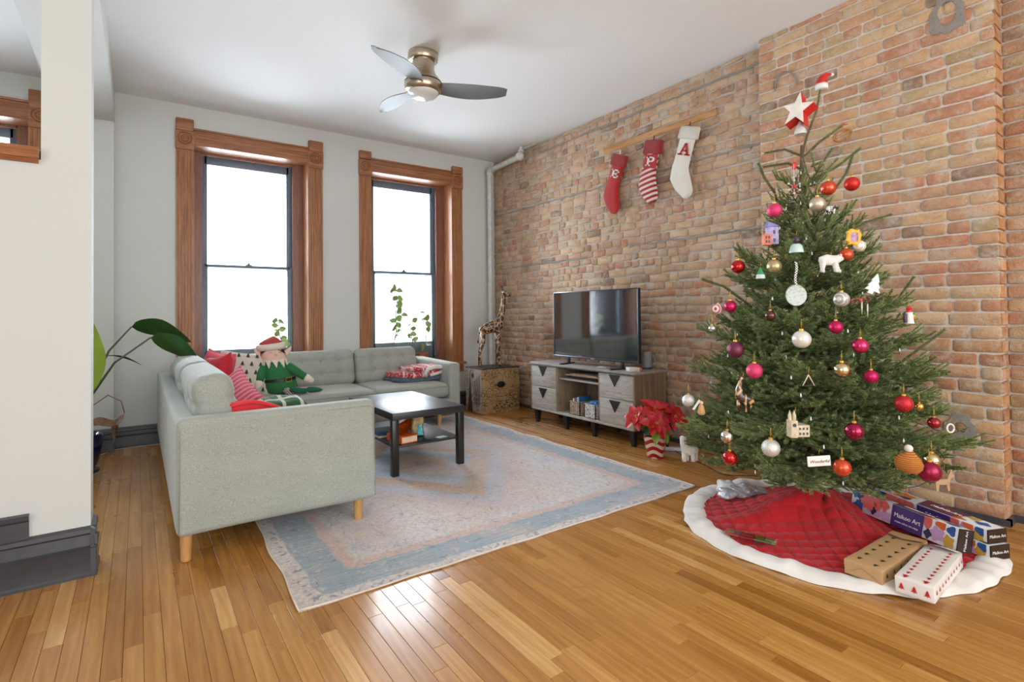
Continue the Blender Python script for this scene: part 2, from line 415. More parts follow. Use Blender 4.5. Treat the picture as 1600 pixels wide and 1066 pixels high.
wb = tag(MB().box(XB+.008, XW+.3, .823+.012, 2.177-.004, 0, H).build('wall_breast', M['mortar2']), kind='structure')
bb, q2 = courses(.823, 2.177, .0755, .226, 23, PAL_B, .03)
bb = [(t[0]-(.005 if t[0] < .84 else 0), *t[1:]) for t in bb]
bb.sort(key=lambda t: brick_key(t, XB))
ORG = [(206, 138, 70), (192, 120, 58), (214, 152, 88), (184, 118, 66)]
def cornerb(b, t):
    brick(b, XB, t[0], t[1], t[2], t[3], t[4], d=.13 if t[0] < .83 else .03, q=q2)
for t in bb[:298]:
    b = MB(); cornerb(b, t); b.build('brick', M['brick'], wb, smooth=60)
b = MB()
for t in bb[298:]: cornerb(b, t)
k = 0
for t in sorted([t for t in bb if t[0] < .83], key=lambda t: t[2]):      # orange weathered return faces on the corner
    V = [(XB+.004, .8205, t[2]+.004), (XW+.01, .822, t[2]+.002), (XW+.01, .822, t[3]-.002), (XB+.004, .8205, t[3]-.004), (XB+.008, .84, t[2]+.002), (XW+.01, .84, t[2]), (XW+.01, .84, t[3]), (XB+.008, .84, t[3])]
    b.add(V, [(0, 1, 2, 3), (0, 4, 5, 1), (3, 2, 6, 7), (0, 3, 7, 4)], 0, tuple(np.array(srgb(*ORG[k % 4]))*R.uniform(.85, 1.1))); k += 1
tag(b.build('bricks', M['brick'], wb, smooth=60), kind='stuff')
def patch(cy, cz, ry, rz, name='cement_patch', x=XB-.006, hole=None, arch=False):
    n = 26; P = []
    for i in range(n+1):
        a = (pi*i/n if arch else 2*pi*i/n); w1 = 1+.12*sin(3*a+cy*9)+.08*sin(7*a)*(0 if arch else 1)
        u, v = cos(a), sin(a); hol = hole or .0
        P.append([(XB+.02, cy+u*ry*w1*1.04, cz+v*rz*w1*1.04), (x, cy+u*ry*w1*.97, cz+v*rz*w1*.97), (x-.002, cy+u*ry*(hol+.1), cz+v*rz*(hol+.1)), (XB+.02, cy+u*ry*hol, cz+v*rz*hol)])
    MB().grid(P).build(name, M['cement'], wb, smooth=60)
patch(1.03, 2.90, .085, .13, hole=.45); patch(1.01, .50, .075, .075, hole=.3); patch(1.975, 2.80, .085, .13, hole=.82, arch=True)
# dark boards along the foot of the brick and far walls
b = MB()
b.box(XW-.02, XW+.02, 2.177, YW, 0, .032); b.box(XB-.022, XB+.02, .80, 2.2, 0, .034); b.box(XB-.02, XW, .80, .822, 0, .034); b.box(XW-.02, XW+.02, YB, .80, 0, .034)
tag(b.build('baseboard_right', M['base']), kind='structure')
def skirting(b, pts, h0, z=0):
    pass
prof = [(0, 0), (-.10, 0), (-.10, .105), (-.082, .118), (-.082, .15), (-.095, .158), (-.09, .172), (-.06, .182), (0, .182)]
b = MB(); b.prism([(YW+u, v*.95) for u, v in prof], 0, -.174, XW-.03)
b.prism([(5.93+u*1.3, v*1.03) for u, v in prof], 0, -.55, -.165)
tag(b.build('baseboard_far', M['base']), kind='structure')
b = MB()
pr2 = [(3.13, 0), (3.098, 0), (3.098, .012), (3.104, .02), (3.104, .118), (3.098, .13), (3.112, .137), (3.116, .185), (3.106, .195), (3.108, .212), (3.13, .222)]
b.prism(pr2, 0, XL, -.153)
b.prism([(-.176-(u-3.13), v) for u, v in pr2][::-1] if False else [(v, -.176-(u-3.13)*.8) for u, v in pr2], 1, 3.10, 3.30)
b.prism([(3.126, .20), (3.118, .2), (3.118, .29), (3.108, .30), (3.105, .32), (3.126, .325)], 0, XL, -.387)
tag(b.build('baseboard_partition', M['base']), kind='structure')

# ---- windows
def rosette(b, x, y, z, r):
    prof = [(r, 0), (r, .006), (r*.9, .014), (r*.78, .003), (r*.62, .003), (r*.52, .012), (r*.4, .002), (r*.26, .002), (r*.16, .012), (0.001, .014)]
    b.lathe(prof, (x, y, z), 24, axis=(0, -1, 0), cap=False)
def window(name, x0, x1, wl, wr_, zr):
    """x0,x1: opening; wl,wr_: casing widths"""
    b = MB()
    f = tag(MB().box(x0+.03, x1-.03, YW+.36, YW+.39, ZS, ZS+.02).build(name, M['sash']), kind='structure')
    y = YW
    for (a, c) in ((x0-wl, x0), (x1, x1+wr_)):
        b = MB(); b.box(a, c, y-.022, y, ZS-.1, 2.815); wd = c-a
        for k in range(5):
            u = a+wd*(.14+.18*k); b.rbox((u, y-.022, (ZS+2.80)/2), (wd*.10, .012, 2.80-ZS-.02), .005)
        b.build('casing', M['wood'], f)
        b = MB(); b.box(a-.006, c+.006, y-.034, y, 2.815, 2.985); b.box(a-.002, c+.002, y-.042, y, 2.80, 2.825)
        b.box(a-.004, c+.004, y-.040, y, 2.825, 2.84); b.rbox(((a+c)/2, y-.02, 3.04), (wd+.004, .05, zr-2.985), .01, 2)
        rosette(b, (a+c)/2, y-.034, 2.91, wd*.42); b.build('corner_block', M['woodh'], f)
    b = MB(); b.box(x0, x1, y-.022, y, ZT, 3.01); 
    for k in range(4): b.rbox(((x0+x1)/2, y-.022, ZT+.035+k*.03), (x1-x0, .012, .014), .005)
    b.rbox(((x0+x1)/2, y-.018, 3.012), (x1-x0, .04, .02), .008); b.build('head_casing', M['woodh'], f)
    b = MB()
    b.box(x0-.01, x0+.006, y-.015, y+.38, ZS, ZT-.006); b.box(x1-.006, x1+.01, y-.015, y+.38, ZS, ZT-.006); b.box(x0-.01, x1+.01, y-.015, y+.38, ZT-.006, ZT+.01)
    b.build('jamb', M['wood'], f)
    b = MB(); s0, s1 = x0+.085, x1-.105
    b.box(x0, s0+.01, y+.215, y+.248, ZS, ZT); b.box(s1-.01, x1, y+.215, y+.248, ZS, ZT); b.box(s0, s1, y+.215, y+.248, ZT-.025, ZT)
    b.build('stop', M['woodd'], f)
    b = MB(); b.box(x0-wl-.02, x1+wr_+.02, y-.07, y+.25, ZS-.03, ZS); b.box(x0-wl, x1+wr_, y-.025, y, ZS-.13, ZS-.03); b.build('stool', M['woodh'], f)
    zm = 1.697; zt = ZT-.02
    for nm, ya, za, zb in (('sash_upper', y+.288, zm-.02, zt), ('sash_lower', y+.25, ZS, zm+.02)):
        b = MB(); t_ = .06
        b.rbox((s0+t_/2, ya+.018, (za+zb)/2), (t_, .036, zb-za), .006); b.rbox((s1-t_/2, ya+.018, (za+zb)/2), (t_, .036, zb-za), .006)
        hb = .265 if nm == 'sash_lower' else .03; ht = .03 if nm == 'sash_lower' else .085
        b.rbox(((s0+s1)/2, ya+.018, za+hb/2), (s1-s0-t_, .036, hb), .006); b.rbox(((s0+s1)/2, ya+.018, zb-ht/2), (s1-s0-t_, .036, ht), .006)
        s_ = b.build(nm, M['sash'], f)
        MB().box(s0+t_-.004, s1-t_+.004, ya+.014, ya+.02, za+hb-.004, zb-ht+.004).build('pane', M['glass'], s_)
    b = MB(); b.rbox(((s0+s1)/2, y+.268, zm+.024), (.06, .03, .012), .004); b.lathe([(.012, 0), (.012, .015), (.006, .022)], ((s0+s1)/2, y+.268, zm+.026), 10)
    b.build('sash_lock', plain('aged_brass', (.16, .12, .07), .4, .8), f)
    b = MB(); b.box(x0, s0, y+.25, y+.35, ZS, ZT); b.box(s1, x1, y+.25, y+.35, ZS, ZT); b.box(s0, s1, y+.33, y+.35, zt, ZT); b.build('outer_frame', M['sash'], f)
window('window_1', *WH['w1'], .146, .150, 3.105)
window('window_2', *WH['w2'], .140, .148, 3.08)
window('window_3', *WH['w3'], .146, .150, 3.15)
# white steam pipe up the corner and along the ceiling
t = thing('steam_pipe', 'white painted pipe rising in the corner beside the brick wall and bending along the ceiling', 'pipe', (3.84, 5.93, 0))
wp = plain('pipe_paint', (.62, .62, .59), .45)
b = MB(); b.tube([(0, 0, .02), (0, 0, 3.05)], .032, 14); b.lathe([(.042, 0), (.042, .05)], (0, 0, .4), 14); b.build('riser', wp, t)
b = MB(); b.tube([(0, 0, 3.02), (.0, -.02, 3.075), (.01, -.07, 3.09)], [.045, .05, .045], 14);b.build('elbow', wp, t); b = MB(); b.sphere((.02, -.66, 3.12), .055, 14); b.build('elbow', wp, t)
b = MB(); b.tube([(.01, -.05, 3.09), (.02, -.64, 3.115)], .034, 14); b.build('run', wp, t)
b = MB(); b.tube([(.02, -.66, 3.13), (.03, -.68, 3.235)], [.03, .02], 12); b.lathe([(.04, 0), (.04, .015)], (.025, -.68, 3.17), 12); b.tube([(.03, -.70, 3.20), (.08, -.92, 3.22)], .006, 6); b.build('hanger', wp, t)
# ================================================================= rug
def m_rug():
    t = NT('faded_rug'); v = t.co('Object'); sp = t.n('ShaderNodeSeparateXYZ', {0: v}, out=None)
    wob = t.math('MULTIPLY', t.math('SUBTRACT', t.noise(v, 7, 3), .5), .07)
    ax_ = t.math('ABSOLUTE', sp.outputs[0]); ay = t.math('ABSOLUTE', sp.outputs[1])
    d0 = t.math('MINIMUM', t.math('SUBTRACT', 1.25, ax_), t.math('SUBTRACT', 1.60, ay)); d = t.math('ADD', d0, wob)
    fine = t.noise(v, 60, 4, .7); mid = t.noise(v, 5, 5, .7); streak = t.noise(t.co('Object', (3, 70, 3)), 1, 3, .7)
    ivory, blue, pink, slate, tan = srgb(212, 204, 194), srgb(136, 158, 168), srgb(206, 172, 156), srgb(94, 108, 124), srgb(188, 150, 110)
    bands = t.ramp(t.math('DIVIDE', d, .5), [(0, ivory), (.11, ivory), (.13, blue), (.44, blue), (.47, pink), (.56, pink), (.62, ivory), (.74, srgb(206, 200, 200)), (1, ivory)])
    med = t.math('ADD', t.math('ADD', t.math('DIVIDE', ax_, 1.1), t.math('DIVIDE', ay, 1.5)), t.math('MULTIPLY', wob, 2))
    mc = t.ramp(med, [(0, slate), (.10, tan), (.22, tan), (.26, blue), (.40, srgb(176, 186, 204)), (.46, tan), (.58, srgb(200, 168, 138)), (.64, srgb(176, 182, 196)), (.80, srgb(206, 182, 174)), (1.0, ivory)])
    field = t.mix(t.mr(med, .95, 1.15), mc, t.mix(t.mr(mid, .4, .6), srgb(214, 206, 206), ivory))
    c = t.mix(t.mr(d, .36, .40), bands, field)
    c = t.mix(t.mr(t.noise(v, 1.7, 4, .65), .50, .70, 0, .5), c, srgb(190, 194, 206))
    c = t.mix(t.mr(t.noise(v, 2.6, 3, .6, out=1) if False else t.noise(t.co('Object', (1, 1, 1), (7, 3, 0)), 2.3, 3), .5, .68, 0, .5), c, srgb(208, 178, 162))
    c = t.mix(t.mr(t.noise(t.co('Object', (1, 1, 1), (2, 9, 0)), 3.1, 4), .55, .72, 0, .45), c, srgb(146, 164, 182))
    # fine dark motif lines
    vo = t.n('ShaderNodeTexVoronoi', {'Vector': t.n('ShaderNodeVectorMath', {0: v, 1: t.n('ShaderNodeVectorMath', {0: t.noise(v, 20, 2, out=1), 1: (.07, .07, 0)}, operation='MULTIPLY')}, operation='ADD'), 'Scale': 13.}, feature='DISTANCE_TO_EDGE', distance='MANHATTAN') if False else \
        t.n('ShaderNodeTexVoronoi', {'Vector': t.n('ShaderNodeVectorMath', {0: v, 1: t.n('ShaderNodeVectorMath', {0: t.noise(v, 22, 2, out=1), 1: (.06, .06, 0)}, operation='MULTIPLY')}, operation='ADD'), 'Scale': 12.}, feature='DISTANCE_TO_EDGE')
    ln = t.math('MULTIPLY', t.mr(vo, .035, .0, 0, 1), t.mr(t.noise(v, 9, 4, .75), .46, .62))
    c = t.mix(t.math('MULTIPLY', ln, .9), c, srgb(84, 86, 100))
    dots = t.math('MULTIPLY', t.mr(t.noise(v, 34, 2, .5), .56, .62), t.math('MULTIPLY', t.mr(d, .005, .015), t.mr(d, .065, .05)))
    c = t.mix(t.math('MULTIPLY', dots, .8), c, srgb(110, 108, 128))
    c = t.mix(t.mr(t.noise(t.co('Object', (1, 1, 1), (5, 5, 0)), 26, 2), .6, .66, 0, .5), c, srgb(222, 190, 178))
    c = t.mix(t.mr(streak, .45, .75, 0, .55), c, srgb(206, 200, 196))
    c = t.mix(t.mr(fine, .40, .68, 0, .6), c, srgb(138, 140, 152))
    t.bs(Base_Color=c, Roughness=.95, Sheen_Weight=.2); t.bump(t.math('ADD', fine, streak), .5, .003); return t.m
nx, ny = 50, 64; P = np.zeros((nx+1, ny+1, 3)); q = random.Random(5)
for i in range(nx+1):
    for j in range(ny+1):
        u, v = i/nx*2-1, j/ny*2-1
        x = 1.25*u+(.006*sin(5*v*3+1)+.003*sin(23*v))*(abs(u)**6)+.035*v*(u < 0)*abs(u)**3; y = 1.6*v+(.003*sin(17*u)+.002*sin(31*u+2))*(abs(v)**6)
        P[i, j] = (x, y, .006+.0025*(1+sin(7*u+3*v))*.5+.003*abs(u)**8*(1+sin(19*v)))
b = MB(); b.grid(P)
edge = [P[i, 0] for i in range(nx+1)]+[P[nx, j] for j in range(1, ny+1)]+[P[i, ny] for i in range(nx-1, -1, -1)]+[P[0, j] for j in range(ny-1, -1, -1)]
b.grid([[e, (e[0], e[1], .0005)] for e in edge])
rug = thing('area_rug', 'large faded blue and ivory patterned rug lying on the oak floor under the coffee table', 'rug', (1.81, 3.82, 0))
b.build('pile', m_rug(), rug, smooth=80)
b = MB()
b.tube([(*e[:2], e[2]-.001) for e in edge], .004, 6); b.build('binding', plain('rug_binding', srgb(222, 210, 196), .9), rug, smooth=180)

# ================================================================= sectional sofa
def m_fabric(name, a, b_, sc=900, weave=True):
    t = NT(name); v = t.co('Object')
    n1 = t.noise(t.co('Object', (1, 1, 1)), 260, 2, .7); n2 = t.noise(v, 4, 3)
    c = t.mix(t.mr(n1, .35, .65), a, b_); c = t.mix(t.mr(n2, .3, .7, 0, .25), c, tuple(x*.82 for x in a))
    w1 = t.n('ShaderNodeTexWave', {0: v, 1: sc/6.}, bands_direction='X'); w2 = t.n('ShaderNodeTexWave', {0: v, 1: sc/6.}, bands_direction='Z')
    t.bs(Base_Color=c, Roughness=.92, Sheen_Weight=.25); t.bump(t.math('ADD', n1, t.math('MULTIPLY', t.noise(t.co('Object', (1, 1, 3)), 3, 2, .5, 1.), 9)), .35, .003); return t.m
FAB = m_fabric('sofa_fabric', srgb(142, 147, 139), srgb(180, 184, 174))
LEG = m_wood('light_beech', srgb(176, 128, 72), srgb(214, 166, 104), (20, 20, 3), .4)
SEAM = plain('seam_thread', srgb(146, 150, 144), .9)
sofa = thing('sectional_sofa', 'L-shaped pale grey-green fabric sectional sofa with buttoned back cushions and round wooden legs', 'sofa', (.147, 2.961, 0))
X0, Y0 = .147, 2.961
def puff(h, amt, lines_u=(), lines_v=(), axis=1, a=0, c=2, sag=0.):
    """bulge a cushion's faces along an axis and pull stitched grooves into them"""
    def f(P):
        P = P.copy(); u = P[:, a]/h[a]; v = P[:, c]/h[c]
        bul = amt*(1-np.clip(np.abs(u), 0, 1)**2.5)*(1-np.clip(np.abs(v), 0, 1)**2.5)
        g = np.zeros(len(P))
        for l in lines_u: g += np.exp(-((P[:, a]-l)/.016)**2)*.5
        for l in lines_v: g += np.exp(-((P[:, c]-l)/.016)**2)*.5
        for l in lines_u:
            for k in lines_v: g += np.exp(-(((P[:, a]-l)**2+(P[:, c]-k)**2)/.035**2))*1.3
        P[:, axis] += np.clip(P[:, axis]/(.5*np.abs(P[:, axis]).max()), -1, 1)*(bul-np.minimum(g, 1.6)*.015)
        return P
    return f
# near arm with its big flat outer panel
arm = MB()
def armfn(P):
    P = P.copy(); P[:, 1] += np.where(P[:, 1] < 0, -.008*np.sin((P[:, 0]+.5)*5)*np.sin((P[:, 2])*7), 0)+.002*np.sin(P[:, 2]*38+P[:, 0]*6); return P
arm.rbox((.49, .062, .408), (.978, .122, .560), .032, 3, n=14, fn=armfn); a_ = arm.build('arm', FAB, sofa, smooth=180)
def seam(pts, parent, r=.0022): return MB().tube(pts, r, 5).build('seam', SEAM, parent, smooth=180)
seam([(.012, .004, .14), (.016, .002, .64), (.04, .003, .664), (.94, .003, .656), (.966, .003, .63), (.97, .003, .14)], a_, .0016)
MB().rbox((2.622, 2.47, .395), (.135, .90, .53), .03, 3, n=6, fn=lambda P: P+np.c_[0*P[:, 0], 0*P[:, 0], .02*(P[:, 1])*(P[:, 2] > .1)]).build('arm', FAB, sofa, smooth=180)
b = MB(); b.rbox((.052, 1.50, .40), (.104, 2.86, .545), .03, 3, n=8)
b2 = MB(); b2.rbox((1.36, 2.885, .40), (2.66, .10, .545), .03, 3, n=8)
b.build('back_frame', FAB, sofa, smooth=180); b2.build('back_frame', FAB, sofa, smooth=180)
b = MB(); b.rbox((.53, 1.02, .205), (.90, 1.96, .15), .02, 2); b.build('base_frame', FAB, sofa)
b = MB(); b.rbox((1.32, 2.42, .205), (2.5, .84, .15), .02, 2); b.build('base_frame', FAB, sofa)
for (x0, x1, y0, y1) in ((.10, .985, .125, 1.05), (.10, .985, 1.055, 1.98), (.10, .985, 1.985, 2.83), (.99, 1.755, 2.0, 2.83), (1.76, 2.55, 2.0, 2.83)):
    hx, hy = (x1-x0)/2, (y1-y0)/2
    b = MB(); b.rbox(((x0+x1)/2, (y0+y1)/2, .375), (x1-x0, y1-y0, .145), .055, 3, n=7, fn=puff((hx, hy, .07), .016, axis=2, a=0, c=1)); sc = b.build('seat_cushion', FAB, sofa, smooth=180)
    zz = .415
    seam([(x0+.02, y0-.001, zz), (x1-.02, y0-.001, zz)] if y0 > 1.9 and x0 > .5 else [(x1+.001, y0+.03, zz), (x1+.001, y1-.03, zz)], sc)
def backc(c, L, rz, h=.40, th=.17, tilt=-.20, z=.655):
    b = MB(); hh = (L/2, th/2, h/2); ls = [L*(k/4-.5) for k in (1, 2, 3)]
    fn = puff(hh, .014, ls, (-.065, .075), axis=1, a=0, c=2)
    T = rotz(rz) @ rotx(tilt)
    b.rbox((c[0], c[1], z), (L-.008, th, h), .07, 3, n=34, fn=fn, T=T); bc = b.build('back_cushion', FAB, sofa, smooth=180)
    b = MB()
    for l in ls:
        for k in (-.065, .075):
            p = T @ np.array((l, -th/2-.002, k)); b.sphere(np.array((c[0], c[1], z))+p, .007, 8)
    tag(b.build('button', FAB, bc, smooth=180), kind='stuff')
for x in (1.395, 2.115): backc((x, 2.70), .72, 0, h=.38, z=.62)
backc((.69, 2.70), .66, 0, h=.38, z=.62)
for y, L in ((.60, .93), (1.55, .93)): backc((.195, y), L, radians(90), h=.43, th=.19, tilt=-.17, z=.665)
backc((.20, 2.36), .62, radians(90), h=.36, th=.18, z=.62)
for x, y in ((.045, .055), (.888, .055), (.06, 1.5), (.06, 2.8), (.90, 2.05), (2.45, 2.06), (2.6, 2.8), (1.6, 2.8)):
    b = MB(); b.lathe([(.018, 0), (.022, .004), (.027, .14)], (x, y, 0), 16); b.build('leg', LEG, sofa)

# ================================================================= coffee table
BK = plain('black_brown_veneer', (.018, .016, .017), .28, var=.2, scale=60)
def m_top():
    t = NT('table_top_veneer'); v = t.co('Object', (60, 4, 60)); n1 = t.noise(v, 1.5, 3)
    t.bs(Base_Color=t.mix(n1, (.014, .013, .015), (.03, .028, .03)), Roughness=.36, Coat_Weight=.15, Coat_Roughness=.35); t.bump(n1, .08, .001); return t.m
tb = thing('coffee_table', 'square-legged black coffee table with a lower shelf standing on the rug', 'table', (1.79, 4.10, .009))
MB().rbox((0, 0, .43), (.59, .97, .052), .002).build('table_top', m_top(), tb)
for sx in (-1, 1):
    for sy in (-1, 1): MB().rbox((sx*.27, sy*.458, .202), (.05, .05, .404), .002).build('leg', BK, tb)
MB().rbox((0, 0, .205), (.55, .93, .012), .001).build('shelf', m_top(), tb)
bk = thing('orange_book', 'thick orange paperback lying on the coffee table shelf', 'book', (1.64, 3.78, .221), .15)
b = MB(); b.box(-.066, .066, -.1, .1, .004, .048); b.build('pages', plain('paper_edge', srgb(226, 200, 168), .85), bk)
b = MB(); b.rbox((0, 0, .003), (.14, .21, .005), .001); b.rbox((0, 0, .05), (.14, .21, .005), .001); b.rbox((-.069, 0, .026), (.005, .21, .05), .002); b.build('cover', plain('orange_cover', srgb(226, 96, 40), .4), bk)
b = MB(); P = leaf_grid(.20, .07, 8, curl=-.6, wave=.05); P[:, :, 0] -= .1
b.grid(P+np.array((0, 0, .004))); b.grid(P, flip=True)
g = b.build('snack_packet', plain('orange_foil', srgb(204, 84, 24), .3, .3, var=.5, scale=70), smooth=60); g.location = (1.64, 3.78, .280); g.rotation_euler = (0, 0, .5)
tag(g, 'crumpled orange snack wrapper lying on top of the thick orange book', 'wrapper')
pg = thing('standing_packet', 'upright brown and turquoise snack packet standing on the coffee table shelf', 'packet', (1.80, 3.86, .221), -.4)
def pouch(P): P = P.copy(); P[:, 1] *= np.clip(1.15-(P[:, 2]+.09)/.19, .08, 1); P[:, 0] += .006*np.sin(P[:, 2]*60); return P
MB().rbox((0, 0, .095), (.10, .06, .19), .015, 2, n=7, fn=pouch).build('pouch', plain('brown_foil', srgb(134, 110, 64), .35, .3, var=.4, scale=50), pg, smooth=180)
b = MB(); b.prism([(-.03, -.04), (.03, -.04), (.032, 0), (.015, .045), (-.022, .03)], 1, 0, -.004, T=np.eye(3)[:, [0, 1, 2]], loc=(.018, -.034, .05)) if False else b.rbox((.022, -.030, .052), (.05, .008, .085), .003, 1, fn=lambda P: P*np.c_[1-.5*(P[:, 2:3] > .02), np.ones((len(P), 2))])
b.build('pack_label', plain('turquoise_print', srgb(96, 200, 206), .4, var=.3, scale=60), pg)
o = MB().rbox((0, 0, .0015), (.085, .055, .003), .001).build('coaster', plain('pale_card', srgb(190, 214, 214), .4, var=.25, scale=70)); o.location = (1.93, 3.70, .221); o.rotation_euler = (0, 0, .2)
tag(o, 'small pale turquoise card lying flat at the front edge of the coffee table shelf', 'card')
lt = thing('magazine', 'large thin blue-topped magazine lying at the left of the coffee table shelf', 'magazine', (1.62, 4.1, .221), .05)
MB().rbox((0, 0, .009), (.21, .29, .016), .001).build('pages', plain('paper_edge', (0, 0, 0)), lt); MB().rbox((0, 0, .0185), (.212, .292, .003), .001).build('cover', plain('blue_gloss', srgb(60, 92, 130), .25), lt)

# ================================================================= television stand
def m_grey(name, sc, a=srgb(142, 136, 128), b_=srgb(196, 192, 184)):
    t = NT(name); n1 = t.noise(t.pos(sc), 1.4, 5, .68, .8); c = t.ramp(n1, [(.25, a), (.5, tuple((x+y)/2 for x, y in zip(a, b_))), (.72, b_)])
    c = t.mix(t.mr(t.noise(t.pos(tuple(x*3 for x in sc)), 1, 3, .7), .55, .72, 0, .5), c, tuple(x*.55 for x in a))
    t.bs(Base_Color=c, Roughness=.6); t.bump(n1, .25, .002); return t.m
GY = m_grey('weathered_board', (8, 4, 34)); GS = m_grey('weathered_side', (26, 26, 2.2), srgb(98, 78, 60), srgb(158, 134, 108)); GI = m_grey('weathered_inside', (20, 20, 3), srgb(110, 94, 76), srgb(164, 146, 122))
sy0, sy1, sx0, sx1 = 3.135, 4.615, 3.50, 3.925; SYC = (sy0+sy1)/2
ts = thing('tv_stand', 'low weathered grey wood television stand with black triangle pulls standing against the brick wall', 'tv stand', (sx0, SYC, 0))
D = sx1-sx0; hw = (sy1-sy0)/2
MB().rbox((D/2-.004, 0, .640), (D+.012, 2*hw+.012, .022), .003).build('top_panel', m_grey('weathered_top', (34, 4, 20), srgb(128, 118, 110), srgb(182, 174, 166)), ts)
for s_ in (-1, 1): MB().rbox((D/2, s_*(hw-.009), .388), (D, .018, .482), .002).build('side_panel', GS, ts)
MB().rbox((D/2, 0, .156), (D, 2*hw-.036, .024), .002).build('bottom_panel', GY, ts)
MB().box(D-.008, D, -hw+.018, hw-.018, .168, .63).build('back_panel', GI, ts)
y1, y2 = 3.572-SYC, 4.178-SYC
for y in (y1, y2): MB().rbox((D/2, y, .40), (D-.01, .018, .46), .002).build('divider', GI, ts)
MB().rbox((D/2+.01, (y1+y2)/2, .505), (D-.04, y2-y1-.018, .016), .002).build('shelf', GY, ts)
for (a, c) in ((-hw+.02, y1-.011), (y2+.011, hw-.02)):
    for (z0, z1) in ((.170, .395), (.399, .626)):
        d = MB().rbox((.009, (a+c)/2, (z0+z1)/2), (.018, c-a, z1-z0), .002).build('drawer', GY, ts)
        w_ = .068; yc = (a+c)/2+.01; zt = z1-.012
        MB().prism([(yc-w_, zt), (yc+w_, zt), (yc, zt-.105)], 0, .002, -.008, r=.003).build('pull', M['black'], d, smooth=0)
b_ = MB(); b_.rbox((-.012, 0, .628), (.006, 2*hw, .010), .001)
b_.build('edge_strip', plain('dark_edge', (.05, .06, .075), .4), ts)
for y in (sy0+.06-SYC, 3.68-SYC, 4.08-SYC, sy1-.06-SYC):
    for x in (.05, D-.05):
        MB().ring([[(x+dx*s_, y+dy*s_, z) for dx, dy in ((-1, -1), (1, -1), (1, 1), (-1, 1))] for z, s_ in ((0, .017), (.145, .028))]).build('leg', M['black'], ts)
def stack_item(name, label, cat, x, y, z, sx, sy, sz, mat, rz=0, group=None):
    o = MB().rbox((0, 0, sz/2), (sx, sy, sz), min(.004, sz*.3)).build(name, mat); o.location = (x, y, z); o.rotation_euler = (0, 0, rz); return tag(o, label, cat, group)
kr = plain('kraft_card', srgb(196, 168, 138), .8)
stack_item('game_console', 'black box-shaped media player at the bottom of the stand upper shelf', 'media player', 3.70, 3.84, .5135, .26, .36, .035, M['black'])
stack_item('cardboard_folder', 'large pale cardboard sheet lying on the black media player in the stand', 'cardboard', 3.68, 3.86, .549, .28, .46, .008, kr, .04)
stack_item('cardboard_folder', 'thinner tan cardboard sheet topmost in the stand upper shelf', 'cardboard', 3.69, 3.85, .5575, .25, .40, .007, plain('kraft_light', srgb(222, 204, 182), .8), -.05)
def m_weave(name, a, b__):
    t = NT(name); v = t.co('Object'); ch = t.n('ShaderNodeTexVoronoi', {'Vector': t.co('Object', (1, 1, 1.6)), 'Scale': 42.}, feature='F1')
    t.bs(Base_Color=t.mix(t.mr(ch, .2, .5), a, b__), Roughness=.8); t.bump(ch, .6, .004); return t.m
def basket(label, y, mat, h=.13):
    t = thing('storage_basket', label, 'basket', (3.61, y, .1685), 0, 'baskets in the stand')
    b = MB(); W_, D_ = .075, .09
    for (x0, x1, ya, yb) in ((-D_, -D_+.008, -W_, W_), (D_-.008, D_, -W_, W_), (-D_, D_, -W_, -W_+.008), (-D_, D_, W_-.008, W_)): b.box(x0, x1, ya, yb, 0, h)
    b.box(-D_, D_, -W_, W_, 0, .006); b.build('body', mat, t)
    rim = [(-D_, -W_, h), (D_, -W_, h), (D_, W_, h), (-D_, W_, h), (-D_, -W_, h)]; MB().tube(rim, .005, 6).build('rim', mat, t)
    return t
basket('brown patterned basket of magazines on the left of the stand lower shelf', 3.93, m_weave('brown_weave', srgb(96, 80, 66), srgb(168, 150, 130)))
basket('white and grey patterned basket on the right of the stand lower shelf', 3.715, m_weave('white_weave', srgb(92, 88, 92), srgb(208, 206, 206)))
for k in range(5):
    c_ = [srgb(40, 92, 140), srgb(196, 200, 204), srgb(60, 130, 150), srgb(150, 60, 54), srgb(220, 216, 206)][k]
    nm = ['blue', 'pale grey', 'teal', 'dark red', 'cream'][k]
    stack_item('magazine', nm+' magazine standing in the brown basket of the television stand', 'magazine', 3.61, 3.880+.021*k, .176, .15, .014, .175-.006*k, plain('mag_%s' % nm.replace(' ', '_'), c_, .4), .0)
for k in range(6):
    stack_item('dvd_case', 'slim dark disc case standing at the back of the stand lower shelf', 'disc case', 3.80, 3.66+.022*k, .169, .14, .013, .19, plain('dark_case', (.03, .028, .03), .35), 0, 'disc cases at the back')
bb_ = MB().rbox((0, 0, 0), (.10, .09, .05), .02, 2, n=4, fn=lambda P: P*(1+.12*np.sin(P[:, [1, 2, 0]]*90))).build('blue_packet', plain('blue_pack', srgb(54, 128, 200), .4, var=.5, scale=60), smooth=180); bb_.location = (3.60, 3.71, .30)
tag(bb_, 'bright blue packet poking out of the white patterned basket', 'packet')
stack_item('note_card', 'pale grey card leaning behind the white patterned basket', 'card', 3.71, 3.63, .169, .02, .10, .16, plain('grey_card', srgb(176, 178, 180), .7), 0)

